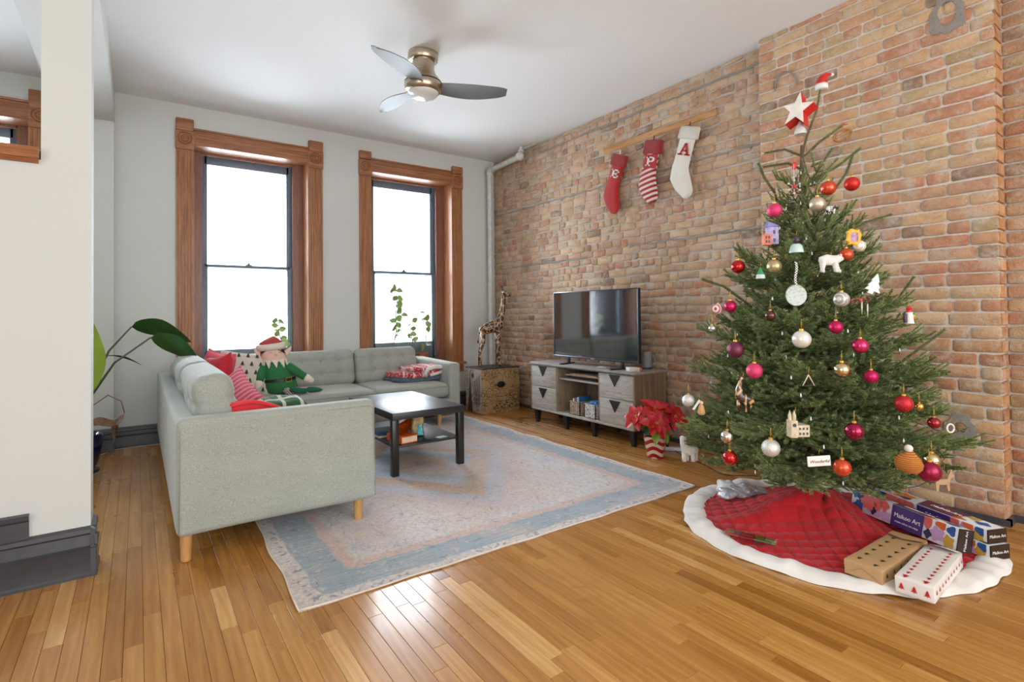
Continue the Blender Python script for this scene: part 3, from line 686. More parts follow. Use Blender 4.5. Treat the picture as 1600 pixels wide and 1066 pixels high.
# ---- television
tv = thing('television', 'black flat screen television standing on the weathered stand', 'television', (3.62, 3.774, .652))
hw_, zb, zt_ = .585, .066, .742
b = MB(); b.rbox((.022, 0, (zb+zt_)/2), (.030, 2*hw_, zt_-zb), .006, 2); b.rbox((.055, 0, .36), (.06, .8, .42), .02, 2); b.build('housing', M['black'], tv)
sc = NT('tv_screen'); sc.bs(Base_Color=(.012, .014, .018), Roughness=.07, Coat_Weight=1., Coat_Roughness=.04); sc.b.inputs['IOR'].default_value = 2.3
sc.b.inputs['Specular IOR Level'].default_value = .7
MB().box(.0035, .008, -hw_+.012, hw_-.012, zb+.02, zt_-.010).build('screen', sc.m, tv)
bz = MB(); mtl = plain('bezel_metal', (.09, .11, .135), .3, .7)
bz.rbox((.004, 0, zb+.008), (.012, 2*hw_, .020), .003); bz.rbox((.004, 0, zt_-.004), (.010, 2*hw_, .010), .002)
for s_ in (-1, 1): bz.rbox((.004, s_*(hw_-.005), (zb+zt_)/2), (.010, .012, zt_-zb), .002)
bz.build('bezel', mtl, tv)
MB().box(-.003, -.002, -.028, .028, zb+.005, zb+.011).build('badge', plain('badge_grey', (.5, .5, .52), .3, .5), tv)
for s_ in (-1, 1):
    b = MB(); b.rbox((0, s_*.37, .006), (.24, .035, .010), .004, 2, T=rotz(s_*.25)); b.rbox((.02, s_*.37, .04), (.02, .04, .07), .006); b.build('foot', M['black'], tv)
sp = thing('smart_speaker', 'grey cylindrical fabric speaker behind the right end of the television', 'speaker', (3.81, 3.262, .652))
MB().lathe([(.040, 0), (.044, .008), (.044, .150), (.040, .162), (.001, .164)], n=28).build('body', plain('grey_mesh', srgb(138, 142, 142), .8, bump=.3, bscale=400), sp)
MB().lathe([(.045, 0), (.045, .014)], (0, 0, .006), 28).build('base_ring', plain('dark_ring', (.03, .03, .032), .5), sp)
cbx = thing('candle_box', 'small white and orange striped box on the right end of the stand top', 'box', (3.60, 3.24, .652), -.5)
MB().rbox((0, 0, .017), (.10, .10, .034), .004).build('box_body', plain('white_tin', srgb(222, 214, 204), .5), cbx)
MB().rbox((.055, 0, .015), (.03, .102, .03), .006).build('orange_end', plain('amber_tin', srgb(182, 118, 60), .4, var=.4, scale=60), cbx)
o = MB().rbox((0, 0, .007), (.06, .12, .013), .004).build('remote_box', plain('silver_box', srgb(170, 168, 168), .4)); o.location = (3.60, 3.60, .652)
tag(o, 'flat silver streaming box lying in front of the television', 'media box')

# ---- map-print crate
def m_map(name, a, dark):
    t = NT(name); v = t.co('Object'); n1 = t.noise(v, 5, 4)
    vo = t.n('ShaderNodeTexVoronoi', {'Vector': v, 'Scale': 26.}, feature='DISTANCE_TO_EDGE')
    c = t.mix(n1, tuple(x*.75 for x in a), a)
    zone = t.mr(t.noise(v, 4.2, 2), .42, .48)
    c = t.mix(t.math('MULTIPLY', t.math('MULTIPLY', t.mr(vo, .09, .03), zone), .8), c, dark)
    rows = t.math('MULTIPLY', t.mr(t.n('ShaderNodeTexWave', {0: v, 1: 14.}, bands_direction='Z'), .8, .95), t.mr(t.noise(t.co('Object', (90, 90, 4)), 1, 2), .5, .56))
    c = t.mix(t.math('MULTIPLY', t.math('MULTIPLY', rows, t.mr(t.noise(v, 3.1, 1), .56, .48)), .75), c, dark)
    t.bs(Base_Color=c, Roughness=.6); return t.m
cr = thing('map_print_crate', 'square wooden chest printed with an old map standing in the corner under the giraffe', 'chest', (3.265, 5.235, 0))
MT = m_map('map_print', srgb(178, 146, 100), srgb(54, 40, 28)); MP = m_map('map_print_pale', srgb(186, 172, 160), srgb(60, 50, 42))
MB().rbox((.265, .19, .262), (.53, .38, .524), .005, 1).build('body', MT, cr)
MB().box(-.003, .0, .012, .368, .012, .512).build('side_print', MP, cr)
MB().rbox((.265, .19, .528), (.536, .386, .012), .003).build('lid', plain('dark_lid', (.035, .028, .024), .5), cr)
b = MB(); b.lathe([(.052, 0), (.06, .003), (.03, .008), (.028, .004), (.001, .004)], (.26, 0, .335), 24, sx=1.0, sy=.62, axis=(0, -1, 0), cap=False); b.build('keyhole_oval', M['black'], cr)
b = MB()
for (x, z, r_1) in ((.08, .44, .05), (.36, .45, .045), (.10, .25, .05), (.34, .24, .04), (.22, .40, .07), (.42, .44, .05)):
    b.tube([(x+r_1*cos(a), -.001, z+r_1*sin(a)) for a in np.linspace(0, 2*pi, 15)], .002, 4)
for k in range(9): b.box(.03+.012*k, .10+.05*k, -.0015, 0, .47-.022*k, .472-.022*k)
b.box(.18, .48, -.0015, 0, .190, .196); b.box(.14, .52, -.0015, 0, .05, .056); b.box(.14, .52, -.0015, 0, .135, .139)
for k in range(10): b.box(.15+.037*k, .175+.037*k, -.0015, 0, .062+.02*(k % 3), .08+.018*(k % 3))
tag(b.build('printed_lines', plain('print_ink', srgb(66, 50, 36), .7), cr), kind='stuff')
b = MB()
b.prism([(.33, .01), (.21, .01), (.25, .22), (.262, .47), (.268, .47), (.29, .22)], 0, -.0035, -.0055)
b.lathe([(.028, 0), (.028, .002)], (-.003, .21, .44), 16, axis=(-1, 0, 0))
for k in range(5): b.box(-.005, -.003, .05+.03*k, .058+.03*k, .10, .46-.02*k)
tag(b.build('tower_print', plain('print_ink', (0, 0, 0)), cr), kind='stuff')
# ---- carved giraffe on the chest
def m_gir():
    t = NT('giraffe_hide'); v = t.co('Object', (1, 1, .8)); vo = t.n('ShaderNodeTexVoronoi', {'Vector': v, 'Scale': 20.}, feature='DISTANCE_TO_EDGE')
    t.bs(Base_Color=t.mix(t.mr(vo, .04, .09), srgb(196, 156, 110), srgb(58, 36, 26)), Roughness=.3, Coat_Weight=.4); t.bump(t.mr(vo, .0, .12), .4, .004); return t.m
gi = thing('giraffe_statue', 'tall carved wooden giraffe statue standing on the map print chest', 'statue', (3.52, 5.42, .540))
GH = m_gir(); fwd = np.array((.93, -.36, 0)); side = np.array((.36, .93, 0))
def g3(f, s_, z): return fwd*f+side*s_+np.array((0, 0, z))
b = MB(); b.loft([g3(-.14, 0, .40), g3(-.125, 0, .42), g3(-.06, 0, .455), g3(.03, 0, .475), g3(.085, 0, .50), g3(.11, 0, .56), g3(.135, 0, .66), g3(.15, 0, .76), g3(.155, 0, .84), g3(.158, 0, .875)],
    [.02, .05, .065, .075, .075, .055, .036, .028, .024, .02], [.02, .045, .052, .055, .05, .038, .028, .023, .020, .016], tuple(side))
b.build('body', GH, gi, smooth=180)
b = MB(); b.loft([g3(.14, 0, .90), g3(.15, 0, .90), g3(.18, 0, .885), g3(.215, 0, .865), g3(.235, 0, .855)], [.018, .027, .024, .017, .012], [.018, .024, .02, .016, .011], tuple(side)); b.build('head', GH, gi, smooth=180)
for s_ in (-1, 1):
    for f, zt, fo in ((-.115, .40, -.15), (.075, .44, .085)):
        b = MB(); b.tube([g3(f, s_*.035, zt+.03), g3(f*.98, s_*.038, zt*.72), g3(fo*.95, s_*.045, .20), g3(fo, s_*.05, .03), g3(fo+.012, s_*.05, .0)], [.034, .026, .015, .013, .018], 10); b.build('leg', GH, gi, smooth=180)
    b = MB(); b.loft([g3(.15, s_*.02, .90), g3(.148, s_*.05, .903), g3(.145, s_*.085, .905), g3(.145, s_*.10, .905)], [.008, .02, .016, .003], [.006, .007, .006, .003], tuple(fwd)); b.build('ear', GH, gi, smooth=180)
    b = MB(); b.tube([g3(.145, s_*.012, .915), g3(.135, s_*.018, .965)], [.006, .005], 8); b.sphere(g3(.135, s_*.018, .968), .008, 8); b.build('horn', plain('dark_horn', (.02, .015, .012), .4), gi, smooth=180)
b = MB(); b.tube([g3(-.14, 0, .43), g3(-.165, 0, .36), g3(-.17, 0, .28)], [.009, .006, .010], 8); b.build('tail', GH, gi, smooth=180)
# ================================================================= christmas tree
TX, TY = 3.10, 1.50
def m_needle(name, a, b_, c_):
    t = NT(name); v = t.co('Object'); r1 = t.n('ShaderNodeObjectInfo', out=None).outputs['Random']
    n1 = t.noise(v, 28, 2); at = t.n('ShaderNodeAttribute', attribute_name='tip', out=None).outputs['Fac']
    c = t.mix(t.mr(n1, .35, .65), a, b_); c = t.mix(t.math('MULTIPLY', at, .75), c, c_)
    c = t.mix(t.math('MULTIPLY', r1, .35), c, tuple(x*.6 for x in b_))
    t.bs(Base_Color=c, Roughness=.5); t.b.inputs['Specular IOR Level'].default_value = .35
    t.b.inputs['Subsurface Weight'].default_value = 0
    return t.m
NM = m_needle('fir_needles', srgb(80, 106, 60), srgb(128, 150, 88), srgb(188, 200, 140))
BM = plain('fir_bark', srgb(104, 84, 64), .85, var=.3, scale=60)
def needles(P0, D, n, L, q):
    """P0 (k,3) bases, D (k,3) twig directions -> single thin triangles combed forward"""
    pass
def branch_mesh(L, seed, up=0.12):
    q = np.random.RandomState(seed); segs = []                    # list of (p0,p1,r0,r1,needle_from)
    pts = [np.array((L*t, .02*L*np.sin(3*t+seed), up*L*t*t-.10*L*t*(1-t))) for t in np.linspace(0, 1, 9)]
    for i in range(8): segs.append((pts[i], pts[i+1], .0045*(1-i/9)+.0015, 1 if i >= 1 else .25))
    nt = max(3, int(L/.050))
    for k in range(nt):
        t = .16+.80*k/nt+q.uniform(-.015, .015); i = min(7, int(t*8)); p = pts[i]+(pts[i+1]-pts[i])*(t*8-i)
        for s_ in (-1, 1):
            if q.rand() < .10: continue
            l1 = (.06+.42*L*(1-t)**.75*(.35+t)*1.2)*q.uniform(.75, 1.15); a = q.uniform(.75, 1.0)
            d = np.array((cos(a), s_*sin(a), q.uniform(-.05, .45))); d /= np.linalg.norm(d)
            e = p+d*l1; mid = p+d*l1*.5+np.array((0, 0, -.012*l1/.1)); e = e+np.array((.15*l1, 0, .02))
            segs.append((p, mid, .0028, 1)); segs.append((mid, e, .002, 1))
            if l1 > .11:
                for s2 in (-1, 1):
                    for f in (.35, .62):
                        pp = p+(mid-p)*2*f if f < .5 else mid+(e-mid)*(2*f-1)
                        l2 = l1*.38*q.uniform(.8, 1.2); a2 = a*s_+s2*.75; d2 = np.array((cos(a2), sin(a2), q.uniform(-.05, .25))); segs.append((pp, pp+d2*l2, .0016, 1))
        if q.rand() < .55:
            l1 = .05+.12*L*(1-t); d = np.array((.75, q.uniform(-.4, .4), .65)); segs.append((p, p+d*l1, .0018, 1))
    W = MB()
    for a, c, r, _ in segs: W.tube([a, c], [r, r*.7], 4, cap=False)
    V = []; tipv = []
    for a, c, r, dens in segs:
        ln = np.linalg.norm(c-a); k = max(4, int(ln*1900*dens)); f = q.rand(k); p = a+(c-a)*f[:, None]; d, s_, u = frame(c-a, (0.05, .1, 1))
        ph = q.uniform(-pi, pi, k); rad = np.outer(np.cos(ph), s_)+np.outer(np.sin(ph)*.75+.15, u)
        sp = q.uniform(.7, 1.05, k)[:, None]; dr = d*.62*sp**0+rad*.80*sp; dr /= np.linalg.norm(dr, axis=1, keepdims=True)
        nl = q.uniform(.011, .0175, k)[:, None]; wv = np.cross(dr, q.normal(size=(k, 3))); wv /= np.linalg.norm(wv, axis=1, keepdims=True)
        V.append(np.stack([p-wv*.0012, p+wv*.0012, p+dr*nl*.98], 1)); tipv.append(np.stack([f*.25, f*.25, f*.3+.45], 1)*(.5+.9*q.rand(k)[:, None]))
    V = np.concatenate(V); n = len(V); me = bpy.data.meshes.new('needles')
    me.vertices.add(n*3); me.vertices.foreach_set('co', V.reshape(-1)); me.loops.add(n*3); me.loops.foreach_set('vertex_index', np.arange(n*3))
    me.polygons.add(n); me.polygons.foreach_set('loop_start', np.arange(0, n*3, 3)); me.update()
    at = me.attributes.new('tip', 'FLOAT', 'POINT'); at.data.foreach_set('value', np.concatenate(tipv).reshape(-1)); me.materials.append(NM)
    wo = W.build('branch', BM, smooth=180); wm = wo.data; bpy.data.objects.remove(wo)
    return wm, me
tree = thing('christmas_tree', 'tall green decorated fir tree standing on the red skirt before the brick wall', 'christmas tree', (TX, TY, 0))
b = MB(); b.tube([(0, 0, .0), (0, 0, .4), (.005, 0, 1.1), (-.01, .0, 1.9), (.0, 0, 2.12)], [.042, .04, .030, .014, .010], 12); b.build('trunk', BM, tree, smooth=180)
VAR = {}
for L in (.78, .62, .48, .36, .24, .15): VAR[L] = [branch_mesh(L, int(L*100)+i, .10) for i in range(2)]
q = random.Random(12)
def rz_(z): return max(.09, .72-.375*(z-.5)-.06*max(0, z-1.3)) if z > .5 else .58+.14*(z/.5)
def add_branch(z, az, L, el, rollv=0):
    key = min(VAR, key=lambda k: abs(k-L)); wm, nm = VAR[key][q.randrange(2)]; s_ = L/key
    o = bpy.data.objects.new('branch', wm); COL.objects.link(o); o.parent = tree; o.location = (0, 0, z); o.rotation_euler = (rollv, -el, az); o.rotation_mode = 'XYZ'; o.scale = (s_, s_, s_)
    c = bpy.data.objects.new('needles', nm); COL.objects.link(c); c.parent = o; c['kind'] = 'stuff'; return o
z = .37; k = 0; nb = 0
while z < 1.97:
    r1 = rz_(z+.03); n = int(4.5+r1*12); off = q.random()*6
    for i in range(n):
        az = off+2*pi*i/n+q.uniform(-.18, .18); tt = (z-.3)/1.76; el = -.16+.75*tt**1.1+q.uniform(-.1, .14)
        reach = r1*q.uniform(.66, 1.05)
        dx = cos(az)
        if dx > 0: reach = min(reach, (.60)/max(dx, .2))                 # the brick breast limits the far side
        L = reach/max(.6, cos(el)); zb = z+(.04 if tt < .4 else 0)-sin(el)*L*.45+q.uniform(-.03, .03)
        add_branch(max(.20, zb), az, L, el, q.uniform(-.3, .3)); nb += 1
    z += .085+.03*(z/2); k += 1
for az in np.linspace(0, 2*pi, 9)[:-1]:
    add_branch(.37, az+.3, .56 if cos(az+.3) < .3 else .48, -.14, .1); nb += 1
# leaders at the top
for (x, y, z0, d, L) in ((0, 0, 2.08, 0, 0),):
    pass
def shoot(pts, name='top_shoot', dens=1500, seed=1):
    dens *= 2.4
    q_ = np.random.RandomState(seed); b = MB(); b.tube(pts, [.006]*(len(pts)-1)+[.003], 6); o = b.build(name, BM, tree, smooth=180)
    V = []
    for a, c in zip(pts[:-1], pts[1:]):
        a = np.array(a); c = np.array(c); k = int(np.linalg.norm(c-a)*dens); f = q_.rand(k); p = a+(c-a)*f[:, None]; d, s_, u = frame(c-a)
        ph = q_.uniform(-pi, pi, k); dr = d*.75+np.outer(np.cos(ph), s_)*.6+np.outer(np.sin(ph), u)*.6; nl = q_.uniform(.012, .02, k)[:, None]
        wv = np.cross(dr, q_.normal(size=(k, 3))); wv /= np.linalg.norm(wv, axis=1, keepdims=True); V.append(np.stack([p-wv*.0014, p+wv*.0014, p+dr*nl], 1))
    V = np.concatenate(V); m = MB(); m.add(V.reshape(-1, 3), np.arange(len(V)*3).reshape(-1, 3)); n_ = m.build('needles', NM, o, smooth=0); n_['kind'] = 'stuff'
rt = np.array((.8168, -.5769, 0))        # horizontal direction seen as "right" in the photograph
def tp(a, z, f=0): return tuple(rt*a+np.array((.5769, .8168, 0))*f+np.array((0, 0, z)))
shoot([tp(0, 2.08), tp(.03, 2.18), tp(.085, 2.32), tp(.115, 2.47)], seed=1, dens=1100)
shoot([tp(0, 2.05), tp(.10, 2.14), tp(.24, 2.24)], seed=2, dens=2600); shoot([tp(0, 2.06), tp(-.10, 2.10), tp(-.21, 2.08)], seed=3, dens=1700)
shoot([tp(.05, 1.92), tp(.20, 2.0), tp(.33, 2.10)], seed=4, dens=2400); shoot([tp(0, 1.98), tp(-.08, 2.02), tp(-.22, 2.0)], seed=5, dens=2400)
shoot([tp(.16, 1.84), tp(.25, 1.96), tp(.29, 2.07)], seed=6, dens=2400); shoot([tp(.2, 1.6), tp(.36, 1.68), tp(.50, 1.72)], seed=7, dens=2400)
shoot([tp(.05, 2.0), tp(.12, 2.03), tp(.17, 2.1)], seed=8, dens=2400); shoot([tp(-.16, 1.85), tp(-.22, 1.94), tp(-.25, 2.02)], seed=9, dens=2400)
shoot([tp(.3, 1.1), tp(.5, 1.2), tp(.62, 1.36)], seed=10, dens=2400); shoot([tp(.5, .85), tp(.68, .98), tp(.79, 1.06)], seed=11, dens=2600); shoot([tp(-.3, 1.2), tp(-.46, 1.32), tp(-.58, 1.36)], seed=12, dens=2600)
print('branches', nb)
# tree lights
wirem = plain('green_wire', (.012, .03, .018), .5); P = []
for i in range(700):
    t = i/699; z = .28+1.75*t; a = i*.155; r1 = (rz_(z)-.10)*(.93+.07*sin(i*.9)); dx = cos(a)
    if dx > 0: r1 = min(r1, .60/max(.3, dx))
    P.append((TX+r1*cos(a), TY+r1*sin(a), z+.012*sin(i*1.3)))
sl = thing('light_string', 'dark green wire of small unlit clear bulbs wound around the fir tree', 'string lights', (0, 0, 0))
b = MB(); b.tube(P, .0016, 4); b.build('wire', wirem, sl, smooth=180)
b = MB()
for p in P[::5]: b.lathe([(.0035, 0), (.0045, .006), (.003, .016), (.0005, .020)], p, 6, axis=(0, 0, 1))
tag(b.build('bulbs', plain('bulb_glass', (.75, .82, .8), .1, coat=1.), sl, smooth=180), kind='stuff')
# ---------------------------------------------------------------- tree skirt
CX, CY, RS = 3.075, 1.405, .742
def sk_h(r, a):
    x, y = CX+r*cos(a), CY+r*sin(a); d = math.hypot(x-TX, y-TY)
    h = .012+.135*math.exp(-(d/.25)**2)+.02*math.exp(-(d/.5)**2)*(1+sin(3*a+1))
    h += .02*math.exp(-((r*sin(a-2.55))/.06)**2)*(r < .7)*(cos(a-2.55) > 0)*math.exp(-((r-.3)/.28)**2)*2
    h += .006*sin(9*a+r*14)*(r/RS)**2+.004*sin(23*a)*(r/RS)**3
    return h
def skirt_part(ra, rb, nr, na, quilt):
    P = np.zeros((nr+1, na+1, 3))
    for i in range(nr+1):
        for j in range(na+1):
            a = 2*pi*j/na; r = ra+(rb-ra)*i/nr; e = 1+.010*sin(5*a+1)+.007*sin(13*a)+.004*sin(29*a) if r > .5 else 1; rr = r*e
            h = sk_h(r, a); x, y = CX+rr*cos(a), CY+rr*sin(a)
            if quilt:
                u, v = (x+y)*21., (x-y)*21.; g = abs(sin(pi*u/2.0))*abs(sin(pi*v/2.0)); h += .015*g**.5-.008
            else:
                t = i/nr; h += .020*sin(pi*min(1, max(0, t)))**.6*(1+.25*sin(17*a)+.2*sin(41*a+2)); h = max(h-(.012 if t in (0., 1.) else 0), .001) if t == 1. else h
            P[i, j] = (x, y, max(h, .002))
    return P
sk = thing('tree_skirt', 'round quilted red tree skirt with a wide white border under the fir tree', 'tree skirt', (0, 0, 0))
def m_cloth(name, a, b_, sh=.12):
    t = NT(name); v = t.pos(); n1 = t.noise(v, 90, 3); n2 = t.noise(v, 5, 3)
    t.bs(Base_Color=t.mix(t.mr(n2, .3, .7), a, b_), Roughness=.85, Sheen_Weight=sh); t.bump(n1, .2, .002); return t.m
RC = m_cloth('red_velvet', srgb(158, 6, 16), srgb(196, 16, 26)); WC = m_cloth('white_plush', srgb(214, 208, 202), srgb(232, 228, 222))
MB().grid(skirt_part(.001, .625, 120, 440, True)).build('quilted_cloth', RC, sk, smooth=180)
MB().grid(skirt_part(.618, RS, 10, 300, False)).build('border', WC, sk, smooth=180)
# ---------------------------------------------------------------- ornaments
GOLD = plain('gold_thread', srgb(200, 160, 70), .4, .6)
BALL = dict(red=((.55, .02, .015), .38, .5, 'matte red'), orange=((.62, .07, .02), .25, .6, 'orange-red'), pink=((.60, .03, .12), .4, .3, 'pink glitter'), champ=((.58, .50, .38), .35, .7, 'champagne'),
    redsh=((.50, .01, .01), .10, .8, 'shiny red'), gold=((.50, .40, .22), .3, .7, 'pale gold'), pearl=((.80, .74, .66), .3, .2, 'pearl white'), mag=((.50, .01, .10), .3, .6, 'magenta'), pepper=((.75, .72, .7), .3, 0, 'white and red swirl'),
    maroon=((.10, .03, .03), .25, .6, 'dark maroon'), snow=((.70, .68, .60), .2, .2, 'frosted white'), burg=((.14, .02, .05), .3, .5, 'burgundy glitter'), pinksh=((.62, .02, .12), .15, .7, 'shiny pink'), goldsh=((.62, .50, .28), .08, 1, 'mirror gold'),
    redg=((.42, .01, .02), .3, .5, 'deep red glitter'), smallgold=((.65, .42, .10), .15, .9, 'yellow gold'), dred=((.28, .01, .02), .15, .7, 'dark red'), burgsh=((.30, .005, .05), .12, .8, 'wine coloured'), silver=((.62, .62, .60), .45, .5, 'silver glitter'),
    silvergold=((.70, .68, .62), .10, 1, 'mirror silver'), silverg=((.62, .60, .55), .4, .5, 'silver-white glitter'), matte=((.28, .01, .05), .3, .6, 'matte wine red'), smsil=((.6, .62, .62), .15, .8, 'small silver'), stripe=((.68, .66, .60), .3, .3, 'silver striped'), rainbow=((.6, .3, .1), .3, .2, 'rainbow striped'))
def ball_mat(k):
    c, ro, me_, nm = BALL[k]; t = NT('ball_'+k); v = t.co('Object')
    if k in ('pepper', 'stripe', 'rainbow', 'pearl'):
        wv = t.n('ShaderNodeTexWave', {0: v, 1: 26. if k != 'rainbow' else 14., 2: 1.5}, bands_direction='Z' if k == 'rainbow' else 'X')
        col = {'pepper': t.mix(t.mr(wv, .55, .6), (.75, .72, .70), (.55, .02, .03)), 'stripe': t.mix(t.mr(wv, .5, .6), (.70, .68, .62), (.38, .40, .36)), 'pearl': t.mix(t.mr(wv, .6, .75), (.80, .76, .68), (.6, .5, .38)),
               'rainbow': t.ramp(t.mr(t.n('ShaderNodeSeparateXYZ', {0: v}, out=None).outputs[2], -.03, .03), [(0, (.5, .02, .01)), (.35, (.65, .25, .02)), (.5, (.7, .5, .05)), (.65, (.02, .25, .15)), (.85, (.5, .03, .02))], 'CONSTANT')}[k]
    else:
        g = t.mr(t.noise(v, 260 if 'glitter' in nm else 60, 2), .45, .65); col = t.mix(t.math('MULTIPLY', g, .5 if 'glitter' in nm else .12), c, tuple(min(1, x*2+.05) for x in c))
    t.bs(Base_Color=col, Roughness=ro, Metallic=me_, Coat_Weight=.4 if ro < .3 else 0., Coat_Roughness=.05)
    if 'glitter' in nm: t.bump(t.noise(v, 300, 2), .6, .003)
    return t.m
ORN = [('red', 2.998, 1.221, 1.825, .036, 'near the top on the right'), ('orange', 2.884, 1.282, 1.799, .037, 'half hidden below the wood slice near the tree top'), ('pink', 2.763, 1.472, 1.706, .037, 'above the painted house ornament'), ('champ', 2.827, 1.304, 1.714, .038, 'high on the tree beside the pink ball'),
    ('redsh', 2.677, 1.621, 1.418, .036, 'at the upper left edge of the fir tree'), ('gold', 2.662, 1.427, 1.403, .036, 'below the painted house ornament'), ('orange', 2.822, 1.18, 1.447, .031, 'behind the polar bear ornament'), ('pearl', 2.871, 1.145, 1.488, .028, 'beside the yellow frame ornament'),
    ('mag', 2.599, 1.622, 1.203, .032, 'beside the peppermint ball at the left'), ('pepper', 2.595, 1.689, 1.191, .029, 'at the left edge of the fir tree'), ('maroon', 2.579, 1.406, 1.155, .025, 'below left of the glass disc ornament'), ('snow', 2.58, 1.266, 1.043, .042, 'below the glass disc ornament'),
    ('burg', 2.511, 1.546, .983, .042, 'half buried in needles on the left'), ('pink', 2.479, 1.433, .887, .038, 'above the giraffe ornament'), ('mag', 2.666, 1.16, 1.1, .03, 'in the middle of the tree above the shiny pink one'), ('pinksh', 2.701, 1.078, 1.015, .034, 'in the middle right of the tree'),
    ('goldsh', 2.614, 1.116, .909, .035, 'in the middle of the tree right of the triangle ornament'), ('mag', 2.685, 1.032, .882, .029, 'right of the mirror gold ball'), ('redg', 2.744, .934, .768, .036, 'at the right side of the fir tree'), ('smallgold', 2.808, .901, .753, .017, 'peeping out beside the deep red glitter ball'),
    ('dred', 2.834, .858, .685, .025, 'at the right edge of the fir tree'), ('burgsh', 2.558, 1.048, .653, .038, 'low in the middle right of the tree'), ('silver', 2.447, 1.778, .7, .033, 'at the lower left edge of the tree'), ('silvergold', 2.363, 1.506, .571, .031, 'right above the lowest red ball'),
    ('redsh', 2.351, 1.487, .475, .034, 'lowest at the left of the tree'), ('silverg', 2.384, 1.31, .554, .040, 'low on the tree left of the white sign'), ('orange', 2.478, 1.063, .507, .036, 'low on the tree right of the white sign'), ('matte', 2.707, .837, .503, .043, 'lowest at the right of the tree'),
    ('goldsh', 2.773, .85, .535, .033, 'behind the matte wine red ball'), ('smsil', 2.562, 1.704, 1.086, .020, 'under the peppermint ball'), ('stripe', 2.724, 1.16, 1.229, .035, 'beside the red ribbon bow'), ('rainbow', 2.961, .987, 1.145, .027, 'beside the lighthouse ornament')]
bm_ = {}
outw = lambda x, y: np.array((x-TX, y-TY, 0))/max(.01, math.hypot(x-TX, y-TY))
for k, x, y, z, r, where in ORN:
    if k not in bm_: bm_[k] = ball_mat(k)
    ow = outw(x, y)*.03 if k not in ('red',) else outw(x, y)*.02
    lab = BALL[k][3]+' ball '+where
    t = thing('bauble', lab, 'ornament', (x+ow[0], y+ow[1], z), 0, 'ball ornaments on the fir tree')
    MB().sphere((0, 0, 0), r, 24).build('ball', bm_[k], t, smooth=180)
    MB().lathe([(r*.24, r*.93), (r*.24, r*1.16), (r*.18, r*1.2)], n=10).build('cap', GOLD, t)
    P = [(0, 0, r*1.18), (.006, 0, r*1.18+.02), (.003, .0, r*1.18+.045), (-.004, 0, r*1.18+.02), (0, 0, r*1.18)]
    MB().tube(P, .0009, 4).build('hanger', GOLD, t, smooth=180)
VZ = math.atan2(-.5769, .8168)           # turns +x to the viewer's right
def orn(name, label, x, y, z, push=.05, cat='ornament', hang=None):
    ow = outw(x, y)*push; t = thing(name, label, cat, (x+ow[0], y+ow[1], z), VZ)
    if hang: MB().tube([(0, 0, hang), (.004, 0, hang+.03), (0, 0, hang+.06), (-.003, 0, hang+.03), (0, 0, hang)], .0009, 4).build('hanger', GOLD, t, smooth=180)
    return t                             # local axes: x right, -y towards the viewer
def flat(poly, mat, t, name, y0=-.004, y1=.004, T=None, loc=None):
    p = [(v, u) for u, v in poly]        # prism along y takes (z, x)
    return MB().prism(p, 1, y0, y1, T=T, loc=loc).build(name, mat, t, smooth=30)
def circ(cx, cz, rx, rz_=None, n=20, a0=0, a1=2*pi):
    rz_ = rz_ or rx; return [(cx+rx*cos(a0+(a1-a0)*i/n), cz+rz_*sin(a0+(a1-a0)*i/n)) for i in range(n+(0 if abs(a1-a0-2*pi) < 1e-6 else 1))]
wht = plain('orn_white', srgb(226, 222, 216), .5); redp = plain('orn_red', srgb(196, 30, 28), .45)
# star topper
t = orn('star_topper', 'white five-pointed star with red sides on top of the fir tree', 2.964, 1.443, 2.249, .06)
T = roty(.22) @ rotz(-.85)
pts = []
for i in range(10):
    a = pi/2+i*pi/5; r = .095 if i % 2 == 0 else .040; pts.append((r*cos(a)*.85, r*sin(a)))
MB().prism([(v, u) for u, v in pts], 1, .045, -.030, T=T).build('star_sides', redp, t, smooth=0)
MB().prism([(v, u) for u, v in pts], 1, -.0302, -.034, T=T).build('star_face', wht, t, smooth=0)
b = MB(); b.lathe([(.030, -.02), (.028, .0), (.014, .03), (.008, .05)], (0.01, .01, -.10), 14); b.build('socket', plain('frosted_plastic', srgb(206, 204, 200), .3), t, smooth=60)
# santa hat
t = orn('santa_hat', 'tiny red and white santa hat on the tallest shoot of the fir tree', 3.195, 1.432, 2.462, .0)
b = MB(); b.loft([(-.0, 0, .0), (.0, 0, .02), (.008, 0, .045), (.030, 0, .066), (.055, 0, .066)], [.030, .029, .022, .012, .005], [.028, .027, .02, .012, .005], (0, 1, 0)); b.build('cone', redp, t, smooth=180)
MB().lathe([(.029, -.022), (.034, -.018), (.033, .006), (.028, .01)], n=16).build('hat_band', wht, t, smooth=180); MB().sphere((.062, 0, .064), .010, 10).build('pompom', wht, t, smooth=180)
# wood slice
t = orn('wood_slice', 'oval brown wooden ring ornament hanging from the top right branch', 3.036, 1.286, 2.098, .03)
brn = plain('orn_brown', srgb(140, 96, 48), .45, var=.3, scale=90); Tt = roty(-.45)
P = [Tt @ np.array((.05*cos(a), 0, .026*sin(a))) for a in np.linspace(0, 2*pi, 25)]; MB().tube(P, .006, 8).build('ring', brn, t, smooth=180)
b = MB(); b.rbox((0, 0, .004), (.085, .008, .018), .004, 1, T=Tt); b.build('bar', brn, t); b = MB(); b.box(-.002, .002, -.001, .001, .02, .06); b.box(-.002, .03, -.001, .001, .056, .06); b.build('ribbon', redp, t)
